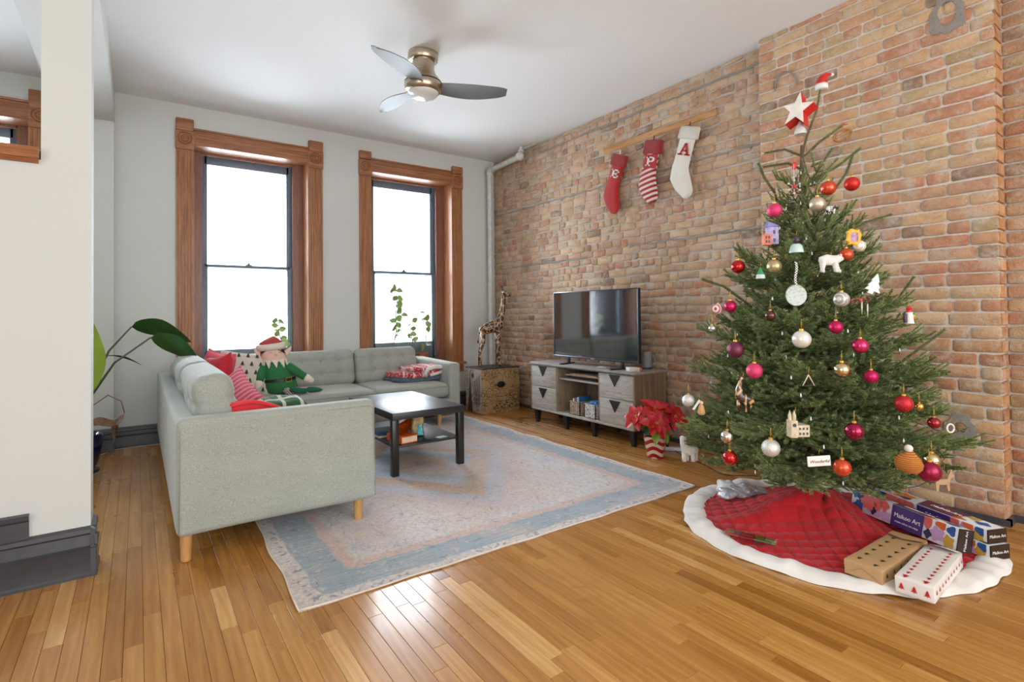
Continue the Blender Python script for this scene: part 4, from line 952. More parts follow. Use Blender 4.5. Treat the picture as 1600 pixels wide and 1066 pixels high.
# painted house
t = orn('house_ornament', 'small painted orange and lavender house ornament high on the tree', 2.714, 1.465, 1.562, .05)
MB().rbox((.012, 0, .004), (.056, .03, .09), .002).build('tall_wing', plain('orn_lav', srgb(160, 146, 186), .5, var=.3, scale=60), t)
MB().rbox((-.02, -.006, -.018), (.036, .036, .058), .002).build('low_wing', plain('orn_org', srgb(214, 106, 60), .5, var=.25, scale=80), t)
b = MB(); b.prism([(.048, -.020), (.075, -.012), (.052, .044)], 1, -.018, .018); b.build('roof', plain('orn_roof', srgb(120, 112, 170), .5), t)
b = MB(); [b.box(x, x+.008, -.026, -.02, z, z+.014) for x in (-.032, -.018) for z in (-.036, -.014)]; [b.box(.012, .022, -.017, -.014, z, z+.018) for z in (-.03, .012)]; tag(b.build('windows', plain('orn_dark', (.05, .04, .06), .5), t), kind='stuff')
# glass bell shaped cup
t = orn('glass_bell', 'pale aqua glass bell ornament hanging beside the painted house', 2.717, 1.347, 1.493, .05, hang=.055)
MB().lathe([(.034, -.028), (.033, -.02), (.028, .004), (.018, .016), (.006, .018)], n=20).build('bell', plain('aqua_glass', srgb(190, 214, 206), .12, coat=1.), t, smooth=60)
MB().sphere((0, 0, .036), .018, 12).build('cluster_top', plain('dark_foil', srgb(74, 66, 72), .3, .4, var=.6, scale=120), t, smooth=180)
# polar bear
t = orn('polar_bear', 'white polar bear ornament walking right in the upper middle of the tree', 2.753, 1.225, 1.407, .07, hang=.03)
fur = plain('white_fur', srgb(216, 214, 208), .9, bump=.6, bscale=260)
b = MB(); b.loft([(-.052, 0, .0), (-.045, 0, .006), (-.02, 0, .012), (.012, 0, .008), (.030, 0, .014), (.046, 0, .018), (.058, 0, .014)], [.010, .022, .026, .025, .020, .016, .006], [.008, .018, .02, .019, .015, .012, .006], (0, 1, 0))
for x, d, dx in ((-.042, -.01, -.008), (-.034, .012, .0), (.012, -.010, .004), (.026, .010, .016)): b.tube([(x, d, 0), (x+dx*.4, d, -.022), (x+dx, d, -.042), (x+dx+.008, d, -.043)], [.014, .011, .009, .008], 8)
b.build('body', fur, t, smooth=180); b = MB()
for s_ in (-1, 1): b.sphere((.042, s_*.009, .033), .0055, 8)
b.build('ears', fur, t, smooth=180); MB().sphere((.060, 0, .014), .004, 8).build('nose', M['black'], t, smooth=180)
# yellow frame
t = orn('frame_ornament', 'ornate small yellow frame ornament with a lilac centre', 2.853, 1.177, 1.529, .06, hang=.042)
n = 48; yl = plain('orn_yellow', srgb(232, 172, 50), .4)
o_ = [((.034+.003*sin(8*a))*np.sign(cos(a))*abs(cos(a))**.6, (.038+.003*sin(8*a))*np.sign(sin(a))*abs(sin(a))**.6) for a in [2*pi*i/n for i in range(n)]]
i_ = [((.018)*np.sign(cos(a))*abs(cos(a))**.35, (.022)*np.sign(sin(a))*abs(sin(a))**.35) for a in [2*pi*i/n for i in range(n)]]
MB().ring([[(u, y, v) for u, v in p] for p, y in ((i_, .004), (o_, .004), (o_, -.004), ([(u*.85, v*.85) for u, v in o_], -.008), (i_, -.005), (i_, .004))], cap=False).build('frame', yl, t, smooth=50)
flat([(-.019, -.023), (.019, -.023), (.019, .023), (-.019, .023)], plain('orn_lilac', srgb(170, 126, 160), .4, var=.35, scale=70), t, 'panel', -.002, .002)
# glass disc with checked ribbon
t = orn('glass_disc', 'round clear frosted glass disc ornament hanging on a checked ribbon', 2.64, 1.313, 1.252, .07)
dg = NT('frosted_disc'); dg.bs(Base_Color=dg.mix(dg.mr(dg.noise(dg.co('Object', (1, 1, 2.4)), 60, 2), .5, .6, 0, .8), srgb(150, 162, 148), srgb(104, 118, 106)), Roughness=.3, Coat_Weight=1.)
MB().lathe([(.046, -.002), (.050, -.003), (.052, 0), (.050, .003), (.046, .002), (.001, .002)], n=36, axis=(0, -1, 0)).build('disc', dg.m, t, smooth=40)
ck = NT('check_ribbon'); ck.bs(Base_Color=ck.n('ShaderNodeTexChecker', {0: ck.co('Object'), 1: (.75, .75, .73, 1), 2: (.06, .06, .07, 1), 3: 160.}), Roughness=.8)
P = [[(x+.004*sin(z*60), -.003, z) for x in (-.006, .006)] for z in np.linspace(.046, .16, 10)]; MB().grid(P).grid(P, flip=True, loc=(.001, .002, 0)).build('ribbon', ck.m, t, smooth=180)
# white tree, lighthouse, giraffe, triangle, cathedral, sign ...
t = orn('white_tree_ornament', 'flat white fir shaped ornament on the upper right of the tree', 2.839, 1.098, 1.299, .07, hang=.05)
MB().prism([(v, u) for u, v in [(-.036, -.035), (-.016, -.034), (-.016, -.05), (.004, -.05), (.006, -.034), (.036, -.035), (.022, -.015), (.028, -.012), (.014, .010), (.018, .014), (-.002, .05), (-.018, .014), (-.014, .010), (-.028, -.012), (-.022, -.015)]], 1, -.004, .004, T=roty(.35)).build('board', wht, t, smooth=0)
t = orn('lighthouse_ornament', 'small white and red lighthouse ornament at the right edge of the tree', 2.93, .998, 1.15, .06, hang=.045)
MB().lathe([(.020, -.036), (.018, -.03), (.013, .012), (.015, .016)], n=16).build('tower', wht, t, smooth=40); MB().lathe([(.010, .016), (.010, .028), (.014, .030), (.001, .045)], n=12).build('lantern', redp, t, smooth=40)
MB().rbox((0, 0, -.040), (.06, .035, .008), .003).build('rock_base', plain('orn_olive', srgb(110, 92, 56), .6), t); MB().rbox((-.022, -.004, -.012), (.012, .012, .040), .002).build('keeper', plain('orn_navy', srgb(60, 40, 60), .5), t)
t = orn('giraffe_ornament', 'small giraffe ornament below a pink ball on the left of the tree', 2.439, 1.448, .776, .07, hang=.08)
b = MB(); b.loft([(.045, 0, -.045), (.035, 0, -.025), (.005, 0, -.018), (-.018, 0, -.004), (-.020, 0, .03), (-.012, 0, .06), (-.010, 0, .072)], [.012, .020, .022, .024, .015, .010, .009], [.01, .015, .016, .016, .012, .009, .008], (0, 1, 0)); b.build('body', GH, t, smooth=180)
b = MB(); b.loft([(-.028, 0, .072), (-.018, 0, .078), (-.002, 0, .078), (.012, 0, .070)], [.004, .010, .010, .005], [.004, .009, .009, .005], (0, 1, 0)); [b.tube([(-.018, s_*.006, .082), (-.02, s_*.008, .096)], .002, 6) for s_ in (-1, 1)]; b.build('head', GH, t, smooth=180)
for x, y_ in ((-.026, -.01), (-.012, .01), (.008, -.012), (.045, .008)): MB().tube([(x, y_, -.02), (x-.004, y_, -.05), (x, y_, -.078)], [.009, .005, .006], 8).build('leg', GH, t, smooth=180)
t = orn('triangle_ornament', 'pale wooden triangle outline ornament in the middle of the tree', 2.535, 1.218, .862, .07, hang=.03)
MB().tube([(0, 0, .026), (-.026, 0, -.022), (.026, 0, -.022), (0, 0, .026)], .0026, 6).build('frame', plain('orn_birch', srgb(206, 188, 170), .6), t); 
t = orn('cathedral_ornament', 'cream stone chapel ornament with tiny dark windows low on the tree', 2.451, 1.232, .664, .08, hang=.06)
st = plain('orn_stone', srgb(200, 184, 156), .7, var=.2, scale=80)
b = MB(); b.rbox((.024, 0, -.016), (.062, .034, .052), .002, T=rotz(.0)); b.rbox((-.016, -.004, -.006), (.030, .042, .075), .002); b.build('nave', st, t); MB().prism([(.010, -.0085), (.022, .004), (.010, .055)], 1, -.018, .018).build('roof', plain('orn_slate', srgb(120, 118, 112), .5), t)
b = MB()
for x in (-.026, -.006): b.lathe([(.008, 0), (.008, .022), (.0005, .045)], (x, -.004, .03), 8)
b.build('spires', st, t); b = MB(); [b.box(x, x+.007, -.0185, -.0165, z, z+.010) for x in (.008, .024, .040) for z in (-.032, -.010)]; b.lathe([(.008, 0), (.008, .0015)], (-.016, -.0255, .012), 12, axis=(0, -1, 0)); tag(b.build('windows', plain('orn_dark', (0, 0, 0)), t), kind='stuff')
def text_mesh(body, size, mat, name, parent, loc, T3, ext=.0006, sx=1., shear=0, res=2):
    cu = bpy.data.curves.new('txt', 'FONT'); cu.body = body; cu.size = size; cu.extrude = ext; cu.align_x = 'CENTER'; cu.align_y = 'CENTER'; cu.resolution_u = res; cu.shear = shear
    o = bpy.data.objects.new('txt', cu); COL.objects.link(o); dg_ = bpy.context.evaluated_depsgraph_get(); me = bpy.data.meshes.new_from_object(o.evaluated_get(dg_)); bpy.data.objects.remove(o)
    V = np.array([v.co[:] for v in me.vertices]); V[:, 0] *= sx; V = V @ np.array(T3).T+np.array(loc)
    me.vertices.foreach_set('co', V.reshape(-1)); me.materials.clear(); me.materials.append(mat); me.update()
    n_ = bpy.data.objects.new(name, me); COL.objects.link(n_); n_.parent = parent; return n_
FRONT = np.array([[1, 0, 0], [0, 0, -1], [0, 1, 0]])       # text plane facing -y
t = orn('sign_ornament', 'white rectangular ceramic sign ornament with brown lettering low on the tree', 2.443, 1.141, .537, .085, hang=.026)
MB().rbox((0, 0, 0), (.098, .008, .044), .0075 if False else .0035, 2, T=roty(-.06)).build('plate', wht, t, smooth=60)
text_mesh('Wonderful', .019, plain('brown_ink', srgb(120, 76, 60), .6), 'lettering', t, (0, -.0046, -.001), roty(-.06) @ FRONT, shear=.3)
t = orn('knit_pouch_ornament', 'mustard knitted cap ornament with a cream pompom at the lower right of the tree', 2.651, .911, .545, .07)
kn = NT('mustard_knit'); kw = kn.n('ShaderNodeTexWave', {0: kn.co('Object'), 1: 42., 2: 2.}, bands_direction='Z'); kn.bs(Base_Color=kn.mix(kw, srgb(176, 100, 36), srgb(206, 134, 58)), Roughness=.95); kn.bump(kw, .8, .006)
MB().lathe([(.001, -.044), (.035, -.038), (.050, -.015), (.050, .005), (.036, .025), (.012, .045), (.004, .05)], n=24, T=roty(.25) @ np.eye(3)).build('cap', kn.m, t, smooth=180); MB().sphere((-.0, 0, .058), .016, 12).build('pompom', fur, t, smooth=180)
t = orn('wood_figure', 'tan carved wooden figure ornament at the lower left edge of the tree', 2.404, 1.666, .689, .05, hang=.04)
tn = plain('orn_tan', srgb(206, 158, 106), .5, var=.2, scale=70); b = MB(); b.tube([(-.03, 0, -.014), (.004, 0, .034)], .006, 8); b.build('staff', wht, t, smooth=60); MB().lathe([(.014, -.040), (.02, -.03), (.010, .01), (.002, .012)], (.012, 0, 0), 12).build('robe', tn, t, smooth=60); MB().sphere((.012, 0, .02), .010, 10).build('head', plain('orn_skin', srgb(232, 200, 170), .6), t, smooth=180)
t = orn('snowflake_ornament', 'red and white snowflake ornament hanging on a cord below the tree top', 2.818, 1.401, 1.818, .05)
b = MB()
for i in range(6):
    a = pi*i/3; b.rbox((0, 0, 0), (.004, .004, .07), .001, T=roty(a)); b.sphere((.033*sin(a), 0, .033*cos(a)), .006, 8)
b.build('arms', plain('orn_pink_white', srgb(222, 196, 186), .5), t); MB().sphere((0, 0, 0), .011, 10).build('centre_bead', redp, t, smooth=180); MB().tube([(0, 0, .035), (0, 0, .12)], .0012, 4).build('cord', wht, t)
t = orn('red_bead_ornament', 'tiny red bead ornament above the snowflake', 2.855, 1.418, 1.938, .04, hang=.02); MB().lathe([(.001, -.022), (.010, -.012), (.012, 0), (.008, .014), (.003, .02)], n=12).build('bead', redp, t, smooth=180)
t = orn('gnome_ornament', 'small green and white gnome ornament below the pale gold ball', 2.643, 1.475, 1.363, .05, hang=.04)
MB().lathe([(.018, 0), (.015, .01), (.001, .04)], n=14).build('hat', plain('orn_green', srgb(52, 140, 84), .5), t, smooth=60); MB().lathe([(.022, -.02), (.020, 0), (.012, .004)], n=14).build('body', plain('orn_aqua', srgb(196, 214, 208), .5), t, smooth=60)
t = orn('cow_ornament', 'small black and white cow ornament beside the champagne ball', 2.849, 1.26, 1.68, .05, hang=.03)
cw = NT('cow_hide'); cw.bs(Base_Color=cw.mix(cw.mr(cw.noise(cw.co('Object'), 60, 1), .5, .52), (.7, .7, .68), (.02, .02, .02)), Roughness=.4)
b = MB(); b.loft([(-.024, 0, 0), (-.018, 0, .002), (.012, 0, .002), (.020, 0, .008), (.032, 0, .004)], [.006, .014, .014, .010, .006], [.006, .012, .012, .009, .006], (0, 1, 0)); [b.tube([(x, y_, -.005), (x, y_, -.026)], .004, 6) for x in (-.016, .008) for y_ in (-.008, .008)]; b.build('body', cw.m, t, smooth=180)
t = orn('ribbon_bow', 'rust red ribbon bow with silver icicles in the upper right of the tree', 2.758, 1.122, 1.223, .08)
rs = plain('rust_ribbon', srgb(176, 62, 34), .5, sheen=.3)
for s_ in (-1, 1):
    P = [[(s_*(.004+.032*sin(pi*u)*1.), y_, .012*sin(2*pi*u)*(1)+s_*.004) for y_ in (-.009, .009)] for u in np.linspace(0, 1, 12)]; MB().grid(P).grid(P, flip=True, loc=(0, .0006, .0006)).build('loop', rs, t, smooth=180)
MB().sphere((0, -.002, 0), .009, 10).build('knot', rs, t, smooth=180)
for x, z0, l in ((.004, -.01, .055), (.030, -.02, .06)): MB().lathe([(.001, -l), (.003, -l*.5), (.0035, 0), (.001, .004)], (x, -.005, z0), 8).build('icicle', plain('icicle_glass', srgb(190, 186, 176), .15, coat=1.), t, smooth=180)
t = orn('reindeer_ornament', 'light brown reindeer silhouette ornament hanging lowest at the right edge of the tree', 2.80, .833, .45, .05, hang=.045)
flat([(-.035, -.038), (-.026, -.038), (-.022, -.012), (.008, -.012), (.014, -.038), (.022, -.038), (.022, 0), (.03, .018), (.042, .022), (.040, .03), (.028, .034), (.034, .05), (.028, .05), (.02, .032), (.012, .012), (-.03, .010), (-.038, -.004)], plain('orn_cork', srgb(168, 138, 104), .7), t, 'silhouette', -.003, .003)
t = orn('ring_ornament', 'small cream ring ornament at the right edge beside the dark red ball', 2.869, .838, .667, .06, hang=.02)
MB().tube([(.015*cos(a), 0, .018*sin(a)) for a in np.linspace(0, 2*pi, 17)], .004, 8).build('ring', plain('orn_cream', srgb(226, 212, 186), .4), t, smooth=180)
t = orn('lamb_ornament', 'white plush llama ornament hanging low at the left of the tree', 2.70, 2.0, .345, .0, hang=.085)
b = MB(); b.loft([(-.030, 0, .085), (-.032, 0, .078), (-.030, 0, .04), (-.022, 0, .01), (.01, 0, .0), (.045, 0, .0), (.055, 0, -.003)], [.012, .020, .020, .028, .030, .028, .016], [.012, .018, .018, .022, .024, .022, .014], (0, 1, 0))
for x, y_ in ((-.03, -.01), (-.008, .012), (.022, -.012), (.045, .01)): b.tube([(x, y_, -.01), (x, y_, -.04), (x, y_, -.062)], [.016, .015, .013], 8)
b.build('body', fur, t, smooth=180)
# ================================================================= ceiling fan
nk = NT('brushed_nickel'); nv = nk.n('ShaderNodeMapping', {0: nk.n('ShaderNodeTexCoord', out=None).outputs['Object'], 3: (2, 2, 160)})
nk.bs(Base_Color=srgb(186, 170, 150), Metallic=.95, Roughness=nk.mr(nk.noise(nv, 2, 2), .3, .7, .22, .36)); nk = nk.m
fan = thing('ceiling_fan', 'brushed nickel three-bladed ceiling fan with a white glass lamp mounted on the ceiling', 'ceiling fan', (1.845, 3.80, H))
MB().lathe([(.105, 0), (.118, -.005), (.120, -.045), (.112, -.062), (.09, -.066)][::-1], n=40).build('canopy', nk, fan, smooth=40)
MB().lathe([(.09, -.060), (.088, -.12), (.098, -.165), (.125, -.20), (.145, -.235)][::-1], n=40).build('motor_housing', nk, fan, smooth=60)
MB().lathe([(.1465, -.240), (.1465, -.232)], n=40).build('dark_band', M['black'], fan, smooth=60)
MB().lathe([(.146, -.242), (.148, -.265), (.142, -.295), (.128, -.312), (.115, -.314)][::-1], n=40).build('rotor', nk, fan, smooth=60)
gl = NT('opal_glass'); gl.bs(Base_Color=(.72, .71, .69), Roughness=.15, Coat_Weight=.5); 
MB().lathe([(.124, -.308), (.118, -.325), (.095, -.345), (.06, -.358), (.02, -.363), (.0005, -.364)][::-1], n=40).build('lamp_glass', gl.m, fan, smooth=180)
bl = plain('silver_blade', srgb(112, 113, 112), .55, .3, var=.05)
for a in (98, 218, 338):
    n = 16; P = []
    for i in range(n+1):
        t = i/n; x = .10+.57*t; wl = .024+.082*sin(pi*min(1, t*.80+.10))*(1 if t < .9 else max(.05, 1-((t-.9)/.1)**2*.85)); cen = .035*sin(pi*t)-.03*t
        P.append([(x, cen+wl*v*.95, -.262-.020*v*(1-.30*t)+.006*(1-v*v)) for v in np.linspace(-1, 1, 7)])
    P = np.array(P); b = MB(); b.grid(P); b.grid(P-np.array((0, 0, .006)), flip=True)
    top, bot = [list(P[i, 0]) for i in range(n+1)], [list(P[i, 6]) for i in range(n+1)]
    for e in (top, bot, [list(p) for p in P[n]]): b.grid([[p, (p[0], p[1], p[2]-.006)] for p in e], flip=e is top)
    o = b.build('blade', bl, fan, smooth=60, rot=(0, 0, radians(a)))
# ================================================================= stockings
def knit(name, colf, ribs=False):
    t = NT(name); v = t.co('Object'); c = colf(t, v)
    k1 = t.n('ShaderNodeTexWave', {0: v, 1: 70.}, bands_direction='Y'); k2 = t.n('ShaderNodeTexWave', {0: v, 1: 50.}, bands_direction='Z')
    t.bs(Base_Color=c, Roughness=.95, Sheen_Weight=.3); t.bump(k1 if ribs else t.math('MULTIPLY', k1, k2), .7, .006 if ribs else .003); return t.m
RK = srgb(176, 20, 24)
kred = knit('red_knit', lambda t, v: t.mix(t.noise(v, 12), RK, srgb(190, 30, 30))); kredr = knit('red_rib', lambda t, v: rgba(srgb(160, 18, 22)), True)
kwht = knit('ivory_knit', lambda t, v: t.mix(t.noise(v, 12), srgb(226, 220, 208), srgb(236, 232, 222))); kwhr = knit('ivory_rib', lambda t, v: rgba(srgb(230, 224, 212)), True)
def stripes(t, v):
    z = t.n('ShaderNodeSeparateXYZ', {0: v}, out=None); s = t.math('FRACT', t.math('MULTIPLY', t.math('ADD', t.math('ADD', z.outputs[2], 5.), t.math('MULTIPLY', z.outputs[1], .15)), 21.))
    return t.mix(t.math('MULTIPLY', t.math('GREATER_THAN', s, .5), 1.), srgb(160, 24, 32), srgb(232, 206, 196))
kstr = knit('striped_knit', stripes)
S = Matrix
def letter(ch):
    """slab serif strokes as polygons in a unit box (u right, v up)"""
    s = .17
    bar = lambda x0, x1, y0, y1: [(x0, y0), (x1, y0), (x1, y1), (x0, y1)]
    if ch == 'E': return [bar(.12, .34, 0, 1), bar(0, .95, 0, s), bar(0, .95, 1-s, 1), bar(.3, .68, .43, .57), bar(.80, .95, 0, .34), bar(.80, .95, .66, 1), bar(.6, .7, .34, .66)]
    if ch == 'P': return [bar(.14, .34, 0, 1), bar(0, .52, 0, s*.8), bar(0, .6, 1-s*.9, 1), bar(.3, .6, .42, .42+s*.9), [(.55, .42), (.80, .48), (.92, .62), (.92, .80), (.80, .94), (.55, 1), (.55, .85), (.68, .82), (.72, .75), (.72, .66), (.68, .60), (.55, .57)]]
    return [[(.14, .05), (.26, .05), (.55, .98), (.42, .98)], [(.42, .98), (.60, .98), (.90, .05), (.70, .05)], bar(.28, .72, .30, .42), bar(0, .40, 0, .12), bar(.56, 1, 0, .12)]
def stocking(label, x, y, z, L, wd, body, cuffm, ch, chm, lean, cuffh, loopm, foot=1.0, panel=None):
    # local: y axis along the wall, viewer's left is +y
    t = thing('christmas_stocking', label, 'stocking', (x, y, z), 0, None)
    A = rotx(lean); pth = [(0, 0, 0), (0, .0, -.05), (0, .0, -.36*L), (0, .002, -.56*L), (0, -.008*foot, -.68*L), (0, -.060*foot, -.80*L), (0, -.125*foot, -.92*L), (0, -.145*foot, -.955*L)]
    P = [A @ np.array(p) for p in pth]
    b = MB(); b.loft(P, [wd*.85, wd*.88, wd*.82, wd*.92, wd*1.05, wd*.92, wd*.60, wd*.25], [.014, .020, .022, .026, .028, .026, .02, .008], (1, 0, 0), 22); b.build('sock_body', body, t, smooth=180)
    P = [A @ np.array(p) for p in ((0, 0, .012), (0, 0, .0), (0, 0, -cuffh+.008), (0, 0, -cuffh))]
    b = MB(); b.loft(P, [wd*.98, wd*1.1, wd*1.14, wd*1.02], [.016, .026, .032, .026], (1, 0, 0), 26); b.build('cuff', cuffm, t, smooth=180)
    c0 = A @ np.array((0, .012, .0)); b = MB(); b.tube([c0, c0+np.array((.01, .0, .05)), c0+np.array((.016, .0, .058)), c0+np.array((.01, -.006, .05)), c0+np.array((0, -.008, 0))], .004, 6); b.build('loop', loopm, t, smooth=180)
    h = .085 if ch != 'A' else .105; wl = h*1.25; cz = -cuffh-.035-h*.5 if ch != 'P' else -cuffh-.028-h*.5
    b = MB()
    for pl in letter(ch):
        q_ = [A @ np.array((0, -(u-.5)*wl-.018, cz+(v-.5)*h)) for u, v in pl]; b.prism([(p[1], p[2]) for p in q_], 0, -.023, -.0285)
    b.build('letter', chm, t, smooth=0)
    if panel is not None:
        q_ = [A @ np.array((0, -(u-.5)*wl*1.4-.012, cz+(v-.5)*h*1.45)) for u, v in ((0, 0), (1, 0), (1, 1), (0, 1))]; MB().prism([(p[1], p[2]) for p in q_], 0, -.012, -.0235).build('letter_panel', panel, t, smooth=0)
    return t
stocking('solid red knitted stocking with a white letter E hanging on the brick wall', 3.925, 3.66, 2.735, .57, .098, kred, kredr, 'E', kwht, .38, .10, kwht)
stocking('red and white striped knitted stocking with a letter P, middle of three', 3.925, 3.235, 2.765, .58, .100, kstr, kredr, 'P', kwht, .25, .115, kredr, .9, kred)
stocking('ivory knitted stocking with a red letter A, hanging nearest the fir tree', 3.925, 2.84, 2.775, .60, .096, kwht, kwhr, 'A', kred, .33, .095, kredr, 1.2)
# ================================================================= pillows, throw and toy on the sofa
def pillow(name, label, c, w_, h_, t_, mat, rot, cat='cushion', n=22, ears=.12):
    P1 = np.zeros((n+1, n+1, 3)); P2 = P1.copy()
    for i in range(n+1):
        for j in range(n+1):
            u, v = i/n*2-1, j/n*2-1; e = 1-ears*(1-abs(u*v)**2)*(max(abs(u), abs(v))**3)*.9; th = t_/2*((1-u**4)*(1-v**4))**.45+.006*sin(5*u+3*v)*(1-u*u)*(1-v*v)
            P1[i, j] = (u*w_/2*e, -th, v*h_/2*e); P2[i, j] = (u*w_/2*e, th, v*h_/2*e)
    t = thing(name, label, cat, c); t.rotation_euler = rot; b = MB(); b.grid(P1); b.grid(P2, flip=True); o = b.build('cover', mat, t, smooth=180)
    rim = [P1[i, 0] for i in range(n)]+[P1[n, j] for j in range(n)]+[P1[n-i, n] for i in range(n)]+[P1[0, n-j] for j in range(n+1)]
    MB().tube(rim, .004, 6).build('piping', mat, t, smooth=180)
    return t, P1
cred = m_cloth('crimson_cloth', srgb(190, 26, 44), srgb(212, 44, 60), .1); cpink = m_cloth('coral_cloth', srgb(214, 62, 84), srgb(232, 100, 116), .1)
pillow('throw_pillow', 'crimson red throw pillow standing upright against the left sofa back', (.50, 4.80, .665), .42, .42, .13, cred, (-.22, -.12, radians(-74)))
pillow('throw_pillow', 'bright pink-red pillow standing just behind the crimson one', (.54, 5.10, .675), .40, .42, .12, cpink, (-.2, .10, radians(-66)))
def pstr(t, v):
    x = t.n('ShaderNodeSeparateXYZ', {0: v}, out=None).outputs[0]; return t.mix(t.math('GREATER_THAN', t.math('FRACT', t.math('MULTIPLY', t.math('ADD', x, 3.), 34.)), .5), srgb(232, 150, 166), srgb(214, 90, 112))
pillow('throw_pillow', 'pink striped pillow leaning with its corner up in front of the sofa back', (.56, 4.25, .595), .33, .33, .12, knit('pink_stripes', pstr), (-.45, .75, radians(-58)))
TW = plain('ivory_canvas', srgb(206, 202, 190), .9, var=.05)
t, P1 = pillow('throw_pillow', 'ivory throw pillow printed with dark green fir trees beside the elf', (.80, 5.33, .655), .44, .40, .12, TW, (-.22, .12, radians(-4)))
def firshape(cx, cz, s):
    pl = []
    for k in range(3): pl.append([(cx-s*(.30+.14*k), cz+s*(.35-.33*k)), (cx+s*(.30+.14*k), cz+s*(.35-.33*k)), (cx, cz+s*(.9-.33*k))])
    pl.append([(cx-s*.06, cz-s*.5), (cx+s*.06, cz-s*.5), (cx+s*.06, cz-s*.3), (cx-s*.06, cz-s*.3)]); return pl
b = MB()
for i in range(5):
    for j in range(5):
        cx = -.15+.075*i+(.035 if j % 2 else 0); cz = -.15+.075*j
        if abs(cx) > .17: continue
        for pl in firshape(cx, cz, .034):
            V = []
            for (x, z) in pl:
                u, v = x/.21, z/.20; V.append((x, -(.06*((1-min(1, abs(u))**4)*(1-min(1, abs(v))**4))**.45+.006*sin(5*u+3*v)*(1-u*u)*(1-v*v))-.0035, z))
            b.add(V, [tuple(range(len(V)))])
tag(b.build('tree_print', plain('fir_print', srgb(52, 72, 56), .85), t, smooth=0), kind='stuff')
def plaid(t, v):
    s = t.n('ShaderNodeSeparateXYZ', {0: v}, out=None); a = t.math('GREATER_THAN', t.math('FRACT', t.math('MULTIPLY', t.math('ADD', s.outputs[0], 5.), 9.)), .8); c = t.math('GREATER_THAN', t.math('FRACT', t.math('MULTIPLY', t.math('ADD', s.outputs[2], 5.), 9.)), .8)
    return t.mix(t.math('MAXIMUM', a, c), srgb(44, 92, 56), srgb(196, 206, 190))
pillow('folded_cushion', 'green and white plaid cushion lying flat on the red knitted throw', (.76, 3.66, .600), .30, .20, .10, knit('green_plaid', plaid), (radians(-80), 0, .10))
# red knitted throw
kr_ = m_cloth('scarlet_knit', srgb(204, 30, 40), srgb(226, 52, 58), .1); nx, ny = 44, 30; P = np.zeros((nx+1, ny+1, 3))
for i in range(nx+1):
    for j in range(ny+1):
        u, v = i/nx, j/ny; x = .40+.62*u; y = 3.11+.72*v+.05*sin(3*u); z = .465+.26*(1-u**1.6)**.8*(1-.45*v)*(1-.12*sin(4*v))+.012*sin(9*u+4*v)+.008*sin(21*v+5*u)
        if j == 0: z -= .02
        P[i, j] = (x, y, z)
tr = thing('knitted_throw', 'bright red knitted throw heaped on the near sofa seat behind the arm', 'throw blanket', (0, 0, 0))
b = MB(); b.grid(P); edge = [P[i, 0] for i in range(nx+1)]+[P[nx, j] for j in range(1, ny+1)]+[P[i, ny] for i in range(nx-1, -1, -1)]+[P[0, j] for j in range(ny-1, -1, -1)]
b.grid([[e, (e[0], e[1], .452)] for e in edge]); b.build('knit', kr_, tr, smooth=180)
MB().tube([(p[0], p[1], p[2]+.004) for p in edge], .012, 8).build('hem', kr_, tr, smooth=180)
# folded fleece blanket on the far seat
fb = thing('fleece_blanket', 'folded red and white patterned fleece blanket on the right end of the sofa', 'blanket', (2.50, 5.33, .452), .03)
def m_flee():
    t = NT('fleece_pattern'); v = t.co('Object'); x = t.n('ShaderNodeSeparateXYZ', {0: v}, out=None).outputs[0]
    s = t.math('FRACT', t.math('MULTIPLY', t.math('ADD', x, t.math('MULTIPLY', t.noise(v, 20), .02)), 9.)); sn = t.mr(t.noise(v, 55, 1), .56, .60)
    c = t.mix(t.math('GREATER_THAN', s, .82), srgb(176, 24, 40), srgb(224, 196, 196)); t.bs(Base_Color=t.mix(t.math('MULTIPLY', sn, .8), c, srgb(228, 190, 190)), Roughness=.95, Sheen_Weight=.3); t.bump(t.noise(v, 200), .4, .003); return t.m
FM = m_flee(); SHM = m_cloth('sherpa_white', srgb(214, 208, 204), srgb(228, 224, 220), .1)
wob = lambda P: P+np.c_[.012*np.sin(P[:, 1]*30), .01*np.sin(P[:, 0]*25), .008*np.sin(P[:, 0]*14+P[:, 1]*9)]
MB().rbox((-.06, .02, .03), (.50, .36, .056), .027, 3, n=12, fn=wob).build('under_blanket', plain('slate_fleece', srgb(86, 98, 112), .95, var=.4, scale=50), fb, smooth=180)
MB().rbox((-.06, .0, .085), (.48, .34, .062), .03, 3, n=12, fn=wob).build('lower_fold', FM, fb, smooth=180)
MB().rbox((.04, .0, .140), (.36, .32, .045), .022, 3, n=12, fn=wob).build('upper_fold', FM, fb, smooth=180)
b = MB(); b.tube([(.02, -.155, .06), (.0, -.175, .10), (.03, -.18, .14), (.12, -.175, .155), (.20, -.17, .15), (.235, -.165, .12)], .022, 10); b.tube([(.06, -.165, .07), (.14, -.17, .085), (.21, -.165, .10)], .018, 10); b.build('sherpa_edge', SHM, fb, smooth=180)
